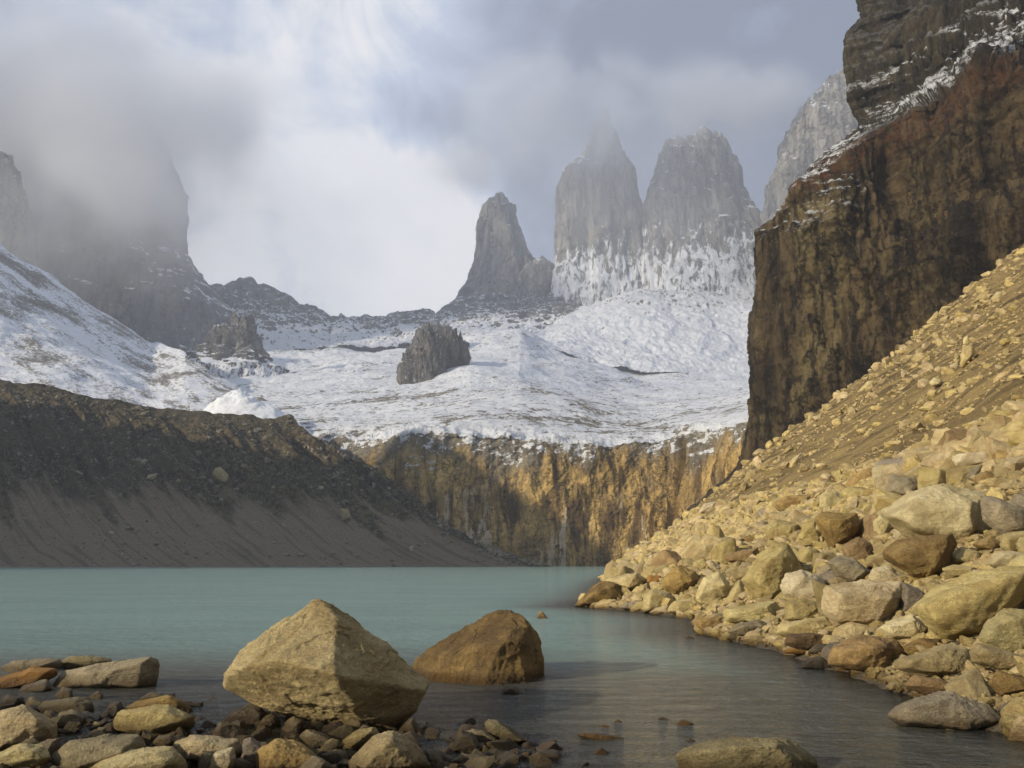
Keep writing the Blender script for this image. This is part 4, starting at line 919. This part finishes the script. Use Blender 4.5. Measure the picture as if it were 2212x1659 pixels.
# stones stuck in the moraine
st = []; q = MOR[nb:]; nr_, nc_ = q.shape[:2]
while len(st) < 8000:
    i, j = int(rs.uniform(.02, 1) * (nr_ - 1)), int(rs.uniform(.12, 1) * (nc_ - 1)); v_ = i / nr_
    if v_ > .5 and rs.rand() < .8: continue
    p_ = q[i, j]
    if p_[2] < .5: continue
    st.append((p_[0] + rs.normal() * .6, p_[1] - .1, p_[2], min(.28 * math.exp(rs.exponential(.45)), 1.9)))
SHM = rock_mat('moraine_stone', (.30, .265, .19), (.13, .11, .08), (.07, .06, .045), attr=True, scale=.3)
scatter('moraine_rubble', st, 2, SHM, 'small stones and rubble studding the dark moraine bank', 6)

# ------------------------------------------------------------------ air and mist
def vol_mat(name, density, color=(.80, .84, .92), aniso=.2, noise=None):
    m = bpy.data.materials.new(name); m.use_nodes = True; t = NT(m.node_tree); t.n.clear()
    out = t.node('ShaderNodeOutputMaterial')
    d = density
    if noise:
        tco = t.node('ShaderNodeTexCoord').outputs['Object']; ps = t.node('ShaderNodeNewGeometry').outputs['Position']
        ln = t.node('ShaderNodeVectorMath', {0: tco}, operation='LENGTH').outputs['Value']
        nn = t.noise(ps, noise, 4, .55, .3)
        k = t.math('ADD', t.mr(ln, 0, 1, .8, 0, smooth=False), t.math('MULTIPLY', t.math('SUBTRACT', nn, .5), 1.5))
        k = t.math('MULTIPLY', t.mr(k, .05, 1.0), t.mr(ln, .45, 1, 1, 0))
        d = t.math('MULTIPLY', k, density)
    v = t.node('ShaderNodeVolumePrincipled', {'Color': (*color, 1), 'Density': d, 'Anisotropy': aniso})
    t.l.new(v.outputs[0], out.inputs['Volume']); return m
x0, x1, y0, y1, z0, z1 = -1600, 1300, -150, 2050, -14, 1150
bm = bmesh.new(); bmesh.ops.create_cube(bm, size=1)
for v in bm.verts: v.co = Vector(((x0 + x1) / 2 + v.co.x * (x1 - x0), (y0 + y1) / 2 + v.co.y * (y1 - y0), (z0 + z1) / 2 + v.co.z * (z1 - z0)))
me = bpy.data.meshes.new('haze'); bm.to_mesh(me); bm.free(); me.materials.append(vol_mat('haze_air', .00024, (.74, .80, .92)))
o = bpy.data.objects.new('haze', me); COL.objects.link(o); tag(o, 'thin pale haze filling the valley between the camera and the towers', 'haze', 'stuff')
def mist(px, py, Y, rx, ry, rz, dens, label, noise=.006, col=(.93, .94, .965)):
    bm = bmesh.new(); bmesh.ops.create_icosphere(bm, subdivisions=3, radius=1); me = bpy.data.meshes.new('mist'); bm.to_mesh(me); bm.free()
    me.materials.append(vol_mat('mist_vapour', dens, col, .0, noise))
    o = bpy.data.objects.new('mist', me); COL.objects.link(o); o.location = tuple(P(px, py, Y)); o.scale = (rx, ry, rz)
    tag(o, label, 'cloud mist', 'stuff')
mist(30, 120, 1290, 600, 190, 400, .040, 'thick grey cloud swallowing the dark peak at the left', .0035, (.89, .915, .96))
mist(95, 215, 1120, 460, 130, 225, .0095, 'thin veil of mist in front of the lower part of the left peak', .004)
mist(562, 112, 1480, 300, 130, 190, .042, 'cloud wrapped around the summit of the tallest tower', .005, (.82, .86, .93))
mist(470, 162, 1640, 190, 110, 120, .016, 'wisp of mist over the summit of the smallest tower', .008)
mist(640, 200, 1390, 470, 120, 230, .0022, 'faint veil of mist hanging in front of the granite towers', .003, (.90, .925, .96))
mist(730, 100, 1490, 260, 110, 130, .020, 'thin mist trailing over the twin summits of the broad tower', .007, (.84, .87, .92))
